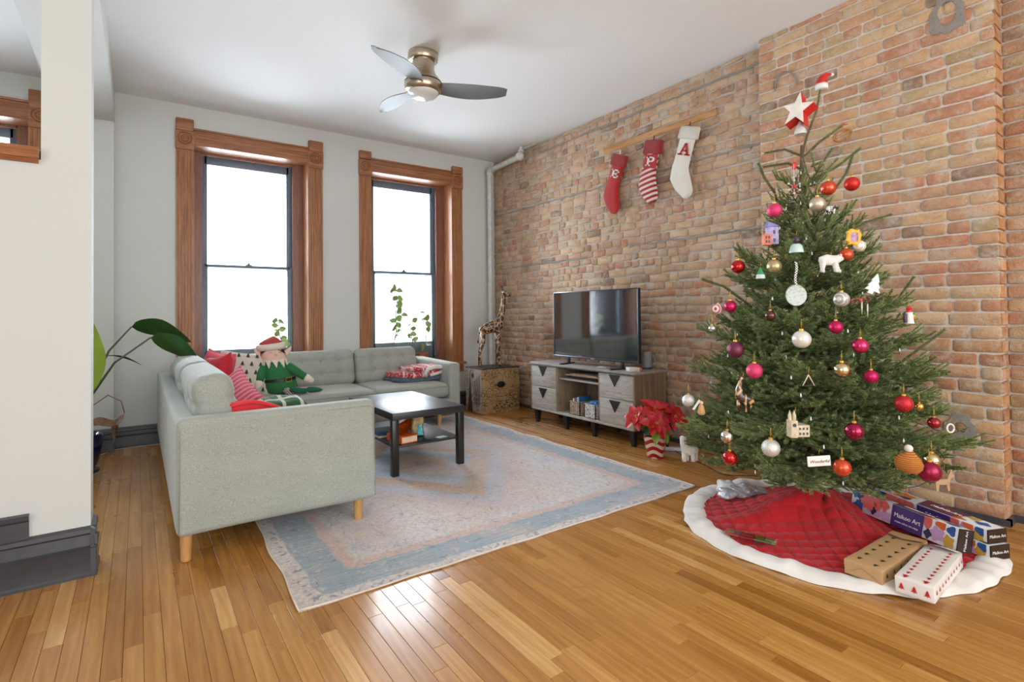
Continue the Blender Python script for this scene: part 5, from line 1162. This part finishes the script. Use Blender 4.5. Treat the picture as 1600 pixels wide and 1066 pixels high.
# plush elf
elf = thing('plush_elf', 'large plush elf in green tunic and red hat sitting on the sofa corner', 'plush toy', (1.10, 5.30, .452), -.12)
gr = m_cloth('elf_green', srgb(30, 104, 56), srgb(44, 124, 68), .1); skn = plain('elf_skin', srgb(232, 200, 184), .85, var=.03); crm = plain('elf_cream', srgb(226, 216, 202), .9, var=.03); dk = m_cloth('elf_dark_green', srgb(14, 84, 62), srgb(24, 100, 74), .1)
lean = lambda z: -.20*z
def body(zs, rx, ry, name, mat, n=28):
    b = MB(); b.ring([[(lean(z)+a*cos(2*pi*j/n), c*sin(2*pi*j/n), z) for j in range(n)] for z, a, c in zip(zs, rx, ry)]); return b.build(name, mat, elf, smooth=60)
bodyo = body([.0, .02, .07, .13, .20, .27, .31], [.10, .14, .155, .145, .125, .105, .10], [.07, .10, .115, .11, .095, .08, .075], 'tunic', gr)
head = body([.30, .33, .37, .41, .44], [.100, .104, .106, .104, .098], [.076, .085, .090, .088, .08], 'head', skn)
b = MB()
for k in range(5):
    a0, a1 = pi+.15+k*(pi-.3)/5, pi+.15+(k+1)*(pi-.3)/5; am = (a0+a1)/2
    f = lambda a, z, rx, ry: (lean(z)+rx*cos(a), ry*sin(a), z)
    b.add([f(a0, .325, .108, .084), f(a1, .325, .108, .084), f(am, .245, .125, .100), f(a0, .325, .098, .074), f(a1, .325, .098, .074), f(am, .245, .105, .08)], [(0, 2, 1), (3, 4, 5), (0, 1, 4, 3), (1, 2, 5, 4), (2, 0, 3, 5)])
b.build('collar', crm, elf, smooth=0)
b = MB(); n = 28; b.ring([[(lean(z)+a*1.02*cos(2*pi*j/n)+dx, a*.85*sin(2*pi*j/n), z) for j in range(n)] for z, a, dx in ((.45, .104, 0), (.475, .095, .004), (.50, .068, .018), (.52, .036, .03), (.535, .008, .036))]); b.build('hat', m_cloth('elf_hat_red', srgb(166, 52, 48), srgb(182, 70, 62), .1), elf, smooth=180)
b = MB(); b.ring([[(lean(z)+a*cos(2*pi*j/n), a*.86*sin(2*pi*j/n), z+.010*cos(2*pi*j/n)) for j in range(n)] for z, a in ((.408, .100), (.412, .122), (.437, .132), (.462, .124), (.468, .100))]); b.build('hat_trim', crm, elf, smooth=180)
for s_, tx in ((-1, -.05), (1, .03)):
    b = MB(); b.loft([(lean(.37)+s_*.092, 0, .355), (lean(.37)+s_*.115, 0, .375), (lean(.37)+s_*.140, 0, .405), (lean(.37)+s_*.158, 0, .435)], [.012, .026, .018, .003], [.01, .012, .010, .003], (0, 1, 0)); b.build('ear', skn, elf, smooth=180)
b = MB()
for s_ in (-1, 1): b.add([(lean(.41)+s_*.098, -.042, .415), (lean(.41)+s_*.035, -.087, .416), (lean(.36)+s_*.108, -.028, .352), (lean(.38)+s_*.098, -.052, .375)], [(0, 2, 3, 1), (1, 3, 2, 0)])
b.build('hair', plain('elf_hair', srgb(86, 58, 46), .9), elf, smooth=0)
MB().sphere((lean(.37)+.02, -.094, .372), .012, 12).build('nose', skn, elf, smooth=180)
b = MB()
for s_ in (-1, 1): b.tube([(lean(.385)+.016+s_*.040+.013*cos(a), -.088+.006*abs(s_*.04+.013*cos(a))*10*.5, .381+.009*sin(a)) for a in np.linspace(.15, pi-.15, 8)], .0018, 5)
b.build('closed_eyes', plain('elf_dark', srgb(70, 46, 40), .8), elf, smooth=180)
n = 28; MB().ring([[(lean(z)+a*cos(2*pi*j/n), c*sin(2*pi*j/n), z+.012*cos(2*pi*j/n)) for j in range(n)] for z, a, c in ((.118, .140, .105), (.120, .1535, .116), (.146, .150, .114), (.148, .135, .10))]).build('belt', M['black'], elf, smooth=60)
b = MB(); b.tube([(.025, -.125, .115), (.075, -.119, .120), (.075, -.116, .157), (.025, -.122, .152), (.025, -.125, .115)], .0035, 6); b.build('buckle', plain('buckle_gold', srgb(206, 178, 70), .4, .6), elf, smooth=60)
for s_, pts, hp in ((-1, [(-.145, -.02, .265), (-.175, -.05, .20), (-.190, -.07, .135)], (-.205, -.08, .085)), (1, [(.045, -.03, .265), (.12, -.06, .20), (.195, -.07, .145)], (.245, -.08, .115))):
    b = MB(); b.loft(pts, [.040, .040, .033], [.036, .034, .03], (0, 1, 0)); b.build('sleeve', gr, elf, smooth=180)
    b = MB(); d = np.array(hp)-np.array(pts[-1]); b.loft([np.array(pts[-1])+d*-.1, np.array(pts[-1])+d*.25, np.array(pts[-1])+d*.8, np.array(pts[-1])+d*1.35, np.array(pts[-1])+d*1.5], [.030, .038, .032, .022, .006], [.03, .034, .026, .018, .006], (0, 1, 0)); b.sphere(np.array(pts[-1])+d*.7+np.array((-s_*.026, -.01, -.002)), .014, 10); b.build('mitten', crm, elf, smooth=180)
def cst(t, v):
    w__ = t.n('ShaderNodeTexWave', {0: v, 1: 26.}, bands_direction='DIAGONAL'); return t.mix(t.math('GREATER_THAN', w__, .5), srgb(222, 206, 206), srgb(110, 40, 60))
MB().loft([(.035, -.06, .035), (.04, -.14, .032), (.055, -.20, .032)], [.036, .034, .03], [.03, .03, .028], (0, 0, 1)).build('leg', knit('elf_tights', cst), elf, smooth=180)
MB().loft([(.12, -.05, .03), (.16, -.12, .03), (.19, -.14, .03)], [.034, .032, .028], [.028, .028, .026], (0, 0, 1)).build('leg', bpy.data.materials['elf_tights'], elf, smooth=180)
MB().loft([(.05, -.20, .05), (.09, -.205, .05), (.14, -.20, .038), (.185, -.18, .030), (.20, -.17, .030)], [.018, .030, .034, .026, .008], [.016, .026, .026, .022, .006], (0, 0, 1)).build('shoe', dk, elf, smooth=180)
MB().loft([(.19, -.15, .032), (.22, -.145, .034), (.28, -.13, .030), (.33, -.12, .022), (.345, -.115, .02)], [.010, .028, .032, .018, .006], [.010, .026, .024, .014, .005], (0, 0, 1)).build('shoe', dk, elf, smooth=180)
# ================================================================= plants
def leaf_mat(name, a, b_): 
    t = NT(name); v = t.co('Object'); t.bs(Base_Color=t.mix(t.noise(v, 9, 3), a, b_), Roughness=.35, Coat_Weight=.15); t.bump(t.n('ShaderNodeTexWave', {0: v, 1: 22.}, bands_direction='X'), .15, .002); return t.m
GD = leaf_mat('deep_leaf', srgb(24, 62, 28), srgb(44, 92, 40)); GB = leaf_mat('bright_leaf', srgb(116, 150, 40), srgb(158, 182, 64)); GM = leaf_mat('backlit_leaf', srgb(120, 156, 84), srgb(166, 186, 120))  # window plant leaves: backlight put into the colour as a brighter green
def place_leaf(b, p, d, L, W, roll=0, curl=.4, wave=.05, n=8, m=0, fold=.2):
    d_, s_, u_ = frame(d); G = leaf_grid(L, W, n, curl, fold, wave=wave); c, s = cos(roll), sin(roll); G = G @ np.array([[1, 0, 0], [0, c, s], [0, -s, c]])
    G = G[..., 0:1]*d_+G[..., 1:2]*s_+G[..., 2:3]*u_+np.array(p); b.grid(G, m); b.grid(G-u_*.0008, m, flip=True)
bp = thing('bird_of_paradise', 'potted plant with long arching stems and big green leaves behind the partition end', 'potted plant', (-.34, 5.0, 0))
MB().lathe([(.07, .055), (.10, .10), (.125, .20), (.13, .30), (.12, .32), (.10, .31), (.09, .29), (.001, .285)], n=28).build('pot', plain('cobalt_glaze', srgb(20, 24, 62), .15, coat=.6), bp, smooth=60)
for a in range(3): MB().sphere((.07*cos(a*2.1-1.4), .07*sin(a*2.1-1.4), .028), .028, 10).build('caster', M['black'], bp, smooth=180)
MB().lathe([(.11, .045), (.11, .058)], n=24).build('plant_caddy', M['black'], bp)
STM = plain('stem_green', srgb(70, 84, 58), .5)
for pts, ld, L, W, roll, mt, cu in (([(0, 0, .29), (.04, .05, .62), (.16, .12, .92), (.30, .18, 1.10)], (.9, -.12, -.02), .42, .105, .75, GD, .5), ([(.02, 0, .29), (.06, -.02, .60), (.20, -.06, .84), (.42, -.12, 1.02)], (.85, -.3, -.30), .40, .085, 1.1, GD, .4),
        ([(.0, .03, .29), (.03, .06, .55), (.08, .12, .78), (.12, .16, .88)], (.9, .2, .02), .25, .032, .2, GD, .5), ([(-.02, -.04, .29), (.0, -.10, .50), (.03, -.16, .62)], (.10, -.15, 1.), .58, .11, 1.2, GB, .1), ([(-.03, .0, .29), (-.14, .05, .7), (-.26, .08, 1.0)], (-.7, .1, .4), .45, .09, .3, GD, .4)):
    s_ = MB().tube(pts, [.013, .011, .008, .006][:len(pts)], 8).build('stem', STM, bp, smooth=180)
    b = MB(); place_leaf(b, pts[-1], ld, L, W, roll, cu, .07, 14); b.build('leaf', mt, s_, smooth=180)
dry = plain('dry_leaf', srgb(128, 98, 74), .8, var=.35, scale=25)
s_ = MB().tube([(0, 0, .29), (.06, -.02, .52), (.16, -.05, .60), (.24, -.07, .55), (.26, -.08, .46)], .004, 6).build('stem', dry, bp, smooth=180)
b = MB(); place_leaf(b, (.26, -.08, .46), (-.6, 0, -.8), .22, .055, .3, .5, .25, 8); place_leaf(b, (.22, -.08, .40), (-.9, .1, -.1), .20, .045, .6, -.4, .3, 8); b.build('leaf', dry, s_, smooth=180)
def vine(name, label, base, shoots, potr=.07, poth=.13, potm=None):
    t = thing(name, label, 'potted plant', base)
    MB().lathe([(potr*.75, 0), (potr, poth), (potr*.92, poth), (potr*.85, poth-.02), (.001, poth-.022)], n=20).build('pot', potm or plain('terracotta', srgb(160, 92, 60), .7), t, smooth=50)
    for pts, leaves in shoots:
        s_ = MB().tube(pts, [.005]*(len(pts)-1)+[.002], 6).build('stem', plain('woody_stem', srgb(110, 88, 84), .7), t, smooth=180)
        for (p, d, L, W) in leaves:
            b = MB(); place_leaf(b, p, d, L, W, R.uniform(-.9, .9)-1.0, .3, .05, 6); b.build('leaf', GM, s_, smooth=180)
    return t
def along(pts, ts): 
    o = []
    for t in ts: i = min(len(pts)-2, int(t*(len(pts)-1))); f = t*(len(pts)-1)-i; o.append(np.array(pts[i])*(1-f)+np.array(pts[i+1])*f)
    return o
def lv(pts, ts, L=.06, W=.028):
    return [(tuple(p), (R.choice((-1, 1))*R.uniform(.5, 1), R.uniform(-.5, .1), R.uniform(-.2, .7)), L*R.uniform(1.0, 1.4), W*R.uniform(1.0, 1.4)) for p in along(pts, ts)]
zs = ZS
a1 = [(0, 0, .12), (.03, 0, .30), (.06, .0, .42), (.05, 0, .62), (.07, 0, .80), (.06, 0, .92)]; a2 = [(.03, 0, .30), (.10, 0, .45), (.13, 0, .65)]
vine('window_plant', 'tall leggy plant with clusters of round green leaves in the right window', (2.52, YW+.07, zs), [(a1, lv(a1, (.30, .36, .42, .45, .50, .53, .72, .76, .79, .82, .96, .98, 1., .99), .075, .034)), (a2, lv(a2, (.9, .95, 1., .97), .08, .036))])
a3 = [(0, 0, .12), (.01, 0, .28), (-.02, 0, .40), (.01, 0, .52)]; vine('window_plant', 'short bushy plant between two taller ones in the right window', (2.78, YW+.07, zs), [(a3, lv(a3, (.35, .45, .55, .62, .75, .85, .92, 1., 1.), .065, .026))])
a4 = [(0, 0, .12), (.04, 0, .25), (.05, 0, .45), (.03, 0, .62)]; vine('window_plant', 'thin stemmed plant with a few pale leaves at the far right of the right window', (2.93, YW+.07, zs), [(a4, lv(a4, (.2, .3, .4, .62, .72, .85, .92, 1.), .07, .036))])
a5 = [(0, 0, .12), (-.02, 0, .30), (-.06, 0, .42), (-.07, 0, .56)]; vine('window_plant', 'small dark leafed plant on the sill of the left window behind the elf', (1.30, YW+.07, zs), [(a5, lv(a5, (.35, .45, .55, .62, .7, .78, .88, .95, 1., 1.), .06, .026))])
g = NT('clear_glass'); g.bs(Base_Color=(.9, .95, .95), Roughness=.02, Transmission_Weight=1.); g.b.inputs['IOR'].default_value = 1.2
t = thing('wine_glass', 'clear rounded wine glass standing on the window stool above the sofa arm', 'glass', (3.06, YW-.02, zs)); b = MB()
b.lathe([(.035, 0), (.034, .003), (.004, .008), (.004, .07), (.02, .082), (.042, .11), (.044, .14), (.034, .175), (.032, .175), (.042, .14), (.040, .112), (.018, .086), (.001, .082)], n=28, cap=False); b.build('bowl_and_stem', g.m, t, smooth=60)
# ================================================================= poinsettia
po = thing('poinsettia', 'red poinsettia in a red and white striped pot on the floor by the stand', 'potted plant', (3.43, 2.86, 0))
pm = NT('candy_stripe'); sp_ = pm.n('ShaderNodeSeparateXYZ', {0: pm.co('Object')}, out=None)
an = pm.math('ARCTAN2', sp_.outputs[1], sp_.outputs[0]); s1 = pm.math('FRACT', pm.math('MULTIPLY', pm.math('ADD', pm.math('ADD', sp_.outputs[2], pm.math('MULTIPLY', pm.math('SINE', pm.math('MULTIPLY', an, 3.)), .016)), 1.), 17.))
pm.bs(Base_Color=pm.mix(pm.mr(s1, .50, .53), srgb(178, 24, 34), srgb(230, 222, 212)), Roughness=.3, Coat_Weight=.4); pm.bump(s1, .1, .002)
MB().lathe([(.062, 0), (.066, .004), (.094, .175), (.098, .178), (.090, .172), (.080, .155), (.001, .150)], n=32).build('pot', pm.m, po, smooth=50)
RB = leaf_mat('red_bract', srgb(172, 14, 20), srgb(206, 26, 28)); RP = leaf_mat('pink_bract', srgb(196, 22, 52), srgb(220, 48, 76))
for (hx, hy, hz, sc_, up_) in ((-.11, -.11, .31, 1.15, (-.5, -.75, .5)), (.12, -.10, .33, 1.2, (-.1, -.85, .5)), (-.02, -.02, .40, 1.15, (-.3, -.5, .8)), (-.17, .05, .34, 1., (-.8, -.3, .6)), (.20, .0, .31, 1., (.3, -.5, .8)), (-.02, .13, .36, .95, (0, .6, .9))):
    fl_ = MB().tube([(0, 0, .14), (hx*.6, hy*.6, hz*.7), (hx, hy, hz)], .005, 6).build('flower', STM, po, smooth=180); up_ = np.array(up_)/np.linalg.norm(up_)
    e1 = np.cross(up_, (0, 0, 1.)); e1 = e1/np.linalg.norm(e1) if np.linalg.norm(e1) > .1 else np.array((1., 0, 0)); e2 = np.cross(up_, e1)
    for ring_, (nn, L, W, tilt) in enumerate(((7, .115, .034, .12), (5, .075, .026, .45))):
        for k in range(nn):
            a = 2*pi*k/nn+ring_*.4+R.uniform(-.15, .15); d = (e1*cos(a)+e2*sin(a))+up_*(tilt+R.uniform(-.15, .15)); b = MB()
            d_, s_, u_ = frame(d, up_); G = leaf_grid(L*sc_*R.uniform(.85, 1.1), W*sc_, 6, .35, .3, wave=.05); G = G[..., 0:1]*d_+G[..., 1:2]*s_+G[..., 2:3]*u_+np.array((hx, hy, hz)); b.grid(G); b.grid(G-u_*.0008, flip=True)
            b.build('bract', RP if R.random() < .25 else RB, fl_, smooth=180)
    b = MB(); [b.sphere(np.array((hx, hy, hz))+up_*.008+(e1*R.uniform(-1, 1)+e2*R.uniform(-1, 1))*.010, .005, 8) for _ in range(6)]; tag(b.build('cyathia', plain('yellow_bud', srgb(206, 178, 60), .5), fl_, smooth=180), kind='stuff')
for k, (a, z, L, mt) in enumerate(((-2.4, .24, .12, GB), (-1.55, .25, .13, GB), (-.5, .24, .12, GB), (-2.9, .27, .12, GD), (.2, .27, .13, GD), (1.0, .26, .12, GD), (2.0, .26, .12, GD), (-1.2, .28, .11, GD), (-2.0, .28, .10, GD))):
    b = MB(); place_leaf(b, (.06*cos(a), .06*sin(a), z), (cos(a), sin(a), -.9 if mt is GB else -.2), L, .035, 0, .5, .06, 7); b.build('green_leaf', mt, po, smooth=180)
# ================================================================= presents on the skirt
def wrapped(name, label, c, L, W, Hh, rz, mat, tilt=0.):
    t = thing(name, label, 'present', c, rz); t.rotation_euler = (tilt, 0, rz)
    MB().rbox((0, 0, Hh/2), (L, W, Hh), .004, 1, n=6, fn=lambda P: P+.0012*np.sin(P[:, [1, 2, 0]]*70)).build('wrapped_box', mat, t, smooth=40); return t
kft = plain('kraft_wrap', srgb(186, 148, 104), .55, var=.05); wwp = plain('white_wrap', srgb(228, 222, 216), .4, var=.02, coat=.2)
pk = wrapped('kraft_present', 'brown kraft wrapped present printed with small dark green trees on the skirt', (2.772, .998, .030), .50, .145, .062, radians(-1), kft)
b = MB()
for i in range(7):
    for j in range(2):
        for pl in firshape(-.21+.07*i+(.02 if j else 0), -.036+.07*j, .020): b.add([(-.21+.07*i+(.02 if j else 0)-(y-(-.036+.07*j)), (-.036+.07*j)-(x-(-.21+.07*i+(.02 if j else 0))), .0640) for x, y in pl], [tuple(range(len(pl)))], T=rotz(0))
        if j: 
            for pl in firshape(-.20+.07*i, .028, .016): b.add([(x, -.0745, y) for x, y in pl], [tuple(range(len(pl)))])
tag(b.build('tree_print', plain('fir_print2', srgb(54, 66, 44), .7), pk, smooth=0), kind='stuff')
b = MB(); b.add([(.25, -.07, .065), (.25, .07, .065), (.19, .070, .069), (.16, .0, .072), (.20, -.070, .069)], [(0, 1, 2, 3, 4)]); b.add([(.254, -.06, .03), (.254, .06, .03), (.25, .07, .065), (.25, -.07, .065)], [(0, 1, 2, 3)]); b.build('paper_flap', kft, pk, smooth=0)
b = MB(); b.add([(-.2535, -.065, .01), (-.2535, .065, .01), (-.2535, .0, .045)], [(0, 2, 1)]); b.build('paper_flap', kft, pk, smooth=0)
pw_ = wrapped('white_present', 'white wrapped present printed with rows of red fir trees at the skirt edge', (2.755, .835, .030), .46, .130, .066, radians(4), wwp)
b = MB()
for i in range(10):
    for j in (-.038, .038):
        for pl in firshape(-.205+.042*i, j*.9, .017 if i else .024): b.add([(-.205+.042*i-(y-j*.9), j*.9-(x-(-.205+.042*i)), .0682) for x, y in pl], [tuple(range(len(pl)))])
    for pl in firshape(-.20+.045*i, .034, .015): b.add([(x, -.0672, y) for x, y in pl], [tuple(range(len(pl)))])
for j in (-.05, .0, .05):
    for pl in firshape(j*.85, .028, .020): b.add([(-.2322, -x, y) for x, y in pl], [tuple(range(len(pl)))])
tag(b.build('tree_print', plain('red_print', srgb(196, 40, 46), .6), pw_, smooth=0), kind='stuff')
b = MB(); b.add([(.23, -.06, .067), (.23, .06, .067), (.17, .07, .085), (.15, -.0, .10), (.19, -.055, .075)], [(0, 1, 2, 3, 4), (4, 3, 2, 1, 0)]); b.build('paper_flap', wwp, pw_, smooth=0)
# art boxes
WS = plain('print_white', srgb(226, 230, 236), .4, var=.02); PUR = plain('print_purple', srgb(70, 40, 120), .35, var=.05); DKB = plain('box_end', srgb(44, 32, 24), .35, coat=.2); PLM = plain('print_plum', srgb(96, 28, 66), .35)
PC = dict(coral=srgb(222, 104, 96), blue=srgb(40, 94, 164), navy=srgb(24, 44, 76), lilac=srgb(200, 160, 206), mustard=srgb(206, 166, 60), orange=srgb(226, 106, 36), cream=srgb(232, 200, 160))
PMat = {k: plain('ink_'+k, v, .4, var=.04) for k, v in PC.items()}
def artbox(label, c, L, W, Hh, rz, roll, upright=True):
    t = thing('art_box', label, 'box', c, rz); t.rotation_euler = (roll, 0, rz)      # local x = long axis, -y side faces the viewer, x=0 is the dark end nearest
    MB().rbox((L/2, 0, Hh/2), (L, W, Hh), .002).build('carton', WS, t)
    MB().box(-.0015, .004, -W/2-.0008, W/2+.0008, -.0005, Hh+.0008).box(.0, .035, -W/2-.0008, W/2+.0008, -.0005, .004).build('end_cap', DKB, t)
    fy = W/2+.0008
    side = {}
    def blob(k, x, z, rx, rz2, pet=0, face='s', lift=0):
        pts = [(x+rx*cos(a)*(1+.18*cos(pet*a)), z+rz2*sin(a)*(1+.18*cos(pet*a))) for a in np.linspace(0, 2*pi, 25)[:-1]]
        lim = Hh if face == 's' else W/2
        pts = [(min(L-.002, max(.002, u)), min(lim-.001, max((0 if face == 's' else -lim)+.001, v))) for u, v in pts]
        side.setdefault((k, face), []).append((pts, lift))
    # x runs away from the near end
    x1, x2 = .17*L/.6, .345*L/.6
    for k, u, v, a_, c_, p in (('mustard', .045, .03, .028, .028, 5), ('blue', .035, .085, .02, .022, 3), ('lilac', .10, .045, .035, .032, 5), ('navy', .145, .03, .018, .022, 4), ('orange', .085, .095, .025, .02, 3), ('coral', .150, .09, .018, .03, 0), ('lilac', .38, .03, .03, .03, 5), ('coral', .39, .085, .025, .03, 4),
                               ('lilac', .45, .03, .04, .03, 5), ('coral', .49, .07, .045, .038, 6), ('navy', .455, .035, .018, .02, 4), ('blue', .55, .03, .03, .028, 5), ('navy', .54, .085, .02, .026, 4), ('coral', .43, .09, .02, .04, 0), ('blue', .575, .09, .02, .02, 5)): blob(k, u*L/.6, v*Hh/.11, a_, c_, p)
    for k, u, v, a_, c_, p in (('blue', .06, .0, .03, .02, 4), ('mustard', .12, -.03, .03, .02, 3), ('orange', .16, .03, .04, .02, 4), ('coral', .20, -.01, .03, .03, 0), ('orange', .47, .0, .06, .035, 5), ('cream', .54, .02, .04, .02, 4), ('navy', .43, .03, .03, .015, 3), ('coral', .57, -.02, .03, .02, 5)): blob(k, u*L/.6, v, a_, c_, p, 't')
    for (k, face), ls in side.items():
        b = MB()
        for n_, (pl, lift) in enumerate(ls):
            e = .0003*(list(side).index((k, face)) % 7)
            V = [(u, fy+e, v) for u, v in pl] if face == 's' else [(u, v, Hh+.0006+e) for u, v in pl]
            b.add(V, [tuple(range(len(V)))])
        tag(b.build('flower_print', PMat[k], t, smooth=0), kind='stuff')
    b = MB(); b.add([(x1, fy+.0026, .0008), (x2, fy+.0026, .0008), (x2, fy+.0026, Hh-.0008), (x1, fy+.0026, Hh-.0008)], [(0, 1, 2, 3)]); b.build('title_panel', PUR, t, smooth=0)
    b = MB(); b.add([(x1-.03, -W/2+.001, Hh+.0032), (x2+.03, -W/2+.001, Hh+.0032), (x2, W/2-.001, Hh+.0032), (x1, W/2-.001, Hh+.0032)], [(0, 1, 2, 3)]); b.build('top_panel_print', PLM, t, smooth=0)
    wt = plain('ink_white', srgb(236, 232, 232), .5, var=.01)
    SF = np.array([[-1, 0, 0], [0, 0, 1], [0, 1, 0]]); STP = np.array([[-1, 0, 0], [0, -1, 0], [0, 0, 1]]); SE = np.array([[0, 0, -1], [-1, 0, 0], [0, 1, 0]]); SV = np.array([[0, 0, -1], [0, 1, 0], [1, 0, 0]])
    xm = (x1+x2)/2
    text_mesh('Maikoo Art', .033*Hh/.11, wt, 'title_lettering', t, (xm, fy+.0032, Hh*.55), SF, sx=.95)
    text_mesh('create colour art enjoy', .014*Hh/.11, wt, 'small_lettering', t, (xm, fy+.0032, Hh*.26), SF)
    text_mesh('Maikoo Art', .032, wt, 'top_lettering', t, (xm-.02, 0, Hh+.0038), STP, shear=.2)
    text_mesh('Maikoo Art', .020, wt, 'end_lettering', t, (-.0022, 0, Hh*.5), SV if upright else SE, ext=.0004)
    return t
artbox('floral art box leaning in front with its purple title side showing', (3.135, .82, .045), .58, .085, .105, math.atan2(.53, .215), .22, True)
artbox('floral art box topmost of the two stacked behind the leaning one', (3.245, .725, .0955), .60, .105, .062, math.atan2(.53, .235), 0, False)
artbox('floral art box lying on the skirt under the topmost one', (3.238, .715, .026), .60, .108, .064, math.atan2(.53, .225), 0, False)
o = MB().add([(3.34, .93, .162), (3.44, .99, .158), (3.36, .90, .155), (3.32, .86, .158)], [(0, 1, 2, 3)]).add([(3.34, .93, .160), (3.44, .99, .156), (3.36, .90, .153), (3.32, .86, .156)], [(3, 2, 1, 0)]).build('paper_envelope', WS, smooth=0)
tag(o, 'plain white paper flap lying on top of the stacked art boxes', 'paper')
# toy packet, plastic bags, cables
t = thing('sweet_packet', 'flat clear packet of coloured sweets lying on the red quilted skirt', 'packet', (2.512, 1.503, .040), math.atan2(1.393-1.613, 2.548-2.477)); t.rotation_euler = (.05, 0, t.rotation_euler[2])
for i_, (k, x0, x1) in enumerate((('cream', -.115, -.075), ('lilac', -.075, -.045), ('coral', -.045, .02), ('mustard', .02, .065), ('cream', .065, .115))):
    MB().rbox(((x0+x1)/2, .014, .005), (x1-x0-.002, .030, .010), .003).build('sweet', PMat[k], t)
gp = plain('packet_green', srgb(96, 150, 92), .4, var=.5, scale=150)
MB().box(-.115, -.05, -.022, -.003, .001, .005).build('lower_print', PMat['coral'], t); MB().box(-.05, .02, -.022, -.003, .001, .005).build('lower_print', redp, t); MB().box(.02, .115, -.022, -.003, .001, .005).build('lower_print', gp, t)
MB().rbox((0, 0, .006), (.24, .056, .013), .004, 1).build('clear_sleeve', M['glass'], t)
t = thing('plastic_bags', 'crumpled clear and white plastic bags lying on the skirt below the left branches', 'plastic bag', (3.05, 1.89, .035))
cl = NT('cling'); cl.bs(Base_Color=(.72, .76, .80), Roughness=.12, Coat_Weight=1., Metallic=.25, Alpha=.75); cl.bump(cl.noise(cl.pos(), 45, 3), .8, .02)
for k, (x, y, r, mt, nm) in enumerate(((.0, -.02, .075, cl.m, 'clear_bag'), (-.10, .02, .06, cl.m, 'clear_bag'), (.10, -.06, .055, cl.m, 'clear_bag'), (.0, .09, .055, plain('white_poly', srgb(222, 222, 224), .4, bump=.5, bscale=40), 'white_bag'))):
    q_ = np.random.RandomState(k+3); ph = q_.uniform(0, 6, 6)
    MB().sphere((x, y, r*.45), r, 30, sz=.5 if nm == 'clear_bag' else .9, fn=lambda P: P*(1+.16*np.sin(P[:, :1]*70+ph[0])*np.sin(P[:, 1:2]*60+ph[1])+.12*np.sin(P[:, 2:3]*120+ph[2]+P[:, :1]*50))).build(nm, mt, t, smooth=40)
bkw = plain('black_cable', (.010, .010, .011), .5)
def cable(label, pts, r=.003, mat=bkw, name='power_cable', n=6):
    P = [np.array(p, float) for p in pts]; Q = []
    for i in range(len(P)-1):
        p0, p1, p2, p3 = P[max(i-1, 0)], P[i], P[i+1], P[min(i+2, len(P)-1)]
        for t in np.linspace(0, 1, n, endpoint=False): Q.append(.5*((2*p1)+(p2-p0)*t+(2*p0-5*p1+4*p2-p3)*t*t+(3*p1-p0-3*p2+p3)*t**3))
    Q.append(P[-1]); o = MB().tube(Q, r, 6).build(name, mat, smooth=180); return tag(o, label, 'cable')
cable('thin black cable with a bent end on the floor left of the television stand', [(3.41, 4.72, .004), (3.46, 4.78, .012), (3.55, 4.78, .004), (3.68, 4.65, .004), (3.75, 4.3, .004), (3.80, 3.9, .004)])
cable('black cable running under the television stand to the white socket strip', [(3.93, 5.0, .05), (3.94, 4.7, .004), (3.85, 4.3, .004), (3.80, 3.6, .004), (3.78, 3.15, .004), (3.72, 2.98, .012)])
cable('black cable running along the floor from the socket strip to the fir tree', [(3.68, 2.86, .012), (3.62, 2.72, .004), (3.55, 2.5, .004), (3.45, 2.25, .004), (3.56, 2.05, .02), (3.50, 1.80, .05)])
cable('black looped cable lying beside the tree trunk on the skirt', [(3.30, 1.62, .10), (3.42, 1.60, .07), (3.50, 1.55, .08), (3.53, 1.60, .06), (3.46, 1.64, .055), (3.40, 1.5, .065)], .005)
cable('thin white cable running along the foot of the far wall behind the sofa', [(-.36, 5.70, .003), (-.28, 5.72, .003), (-.19, 5.84, .003), (-.12, 5.90, .003), (.1, 5.905, .003), (.6, 5.905, .003), (1.4, 5.905, .003)], .0035, plain('white_cable', srgb(206, 200, 192), .5))
t = thing('socket_strip', 'white extension socket strip on the floor behind the poinsettia', 'power strip', (3.70, 2.90, 0), -.9)
MB().rbox((0, 0, .018), (.17, .05, .034), .008, 2).build('housing', plain('socket_white', srgb(206, 208, 212), .4), t); MB().rbox((-.05, 0, .05), (.04, .035, .035), .006).build('plug', M['black'], t)
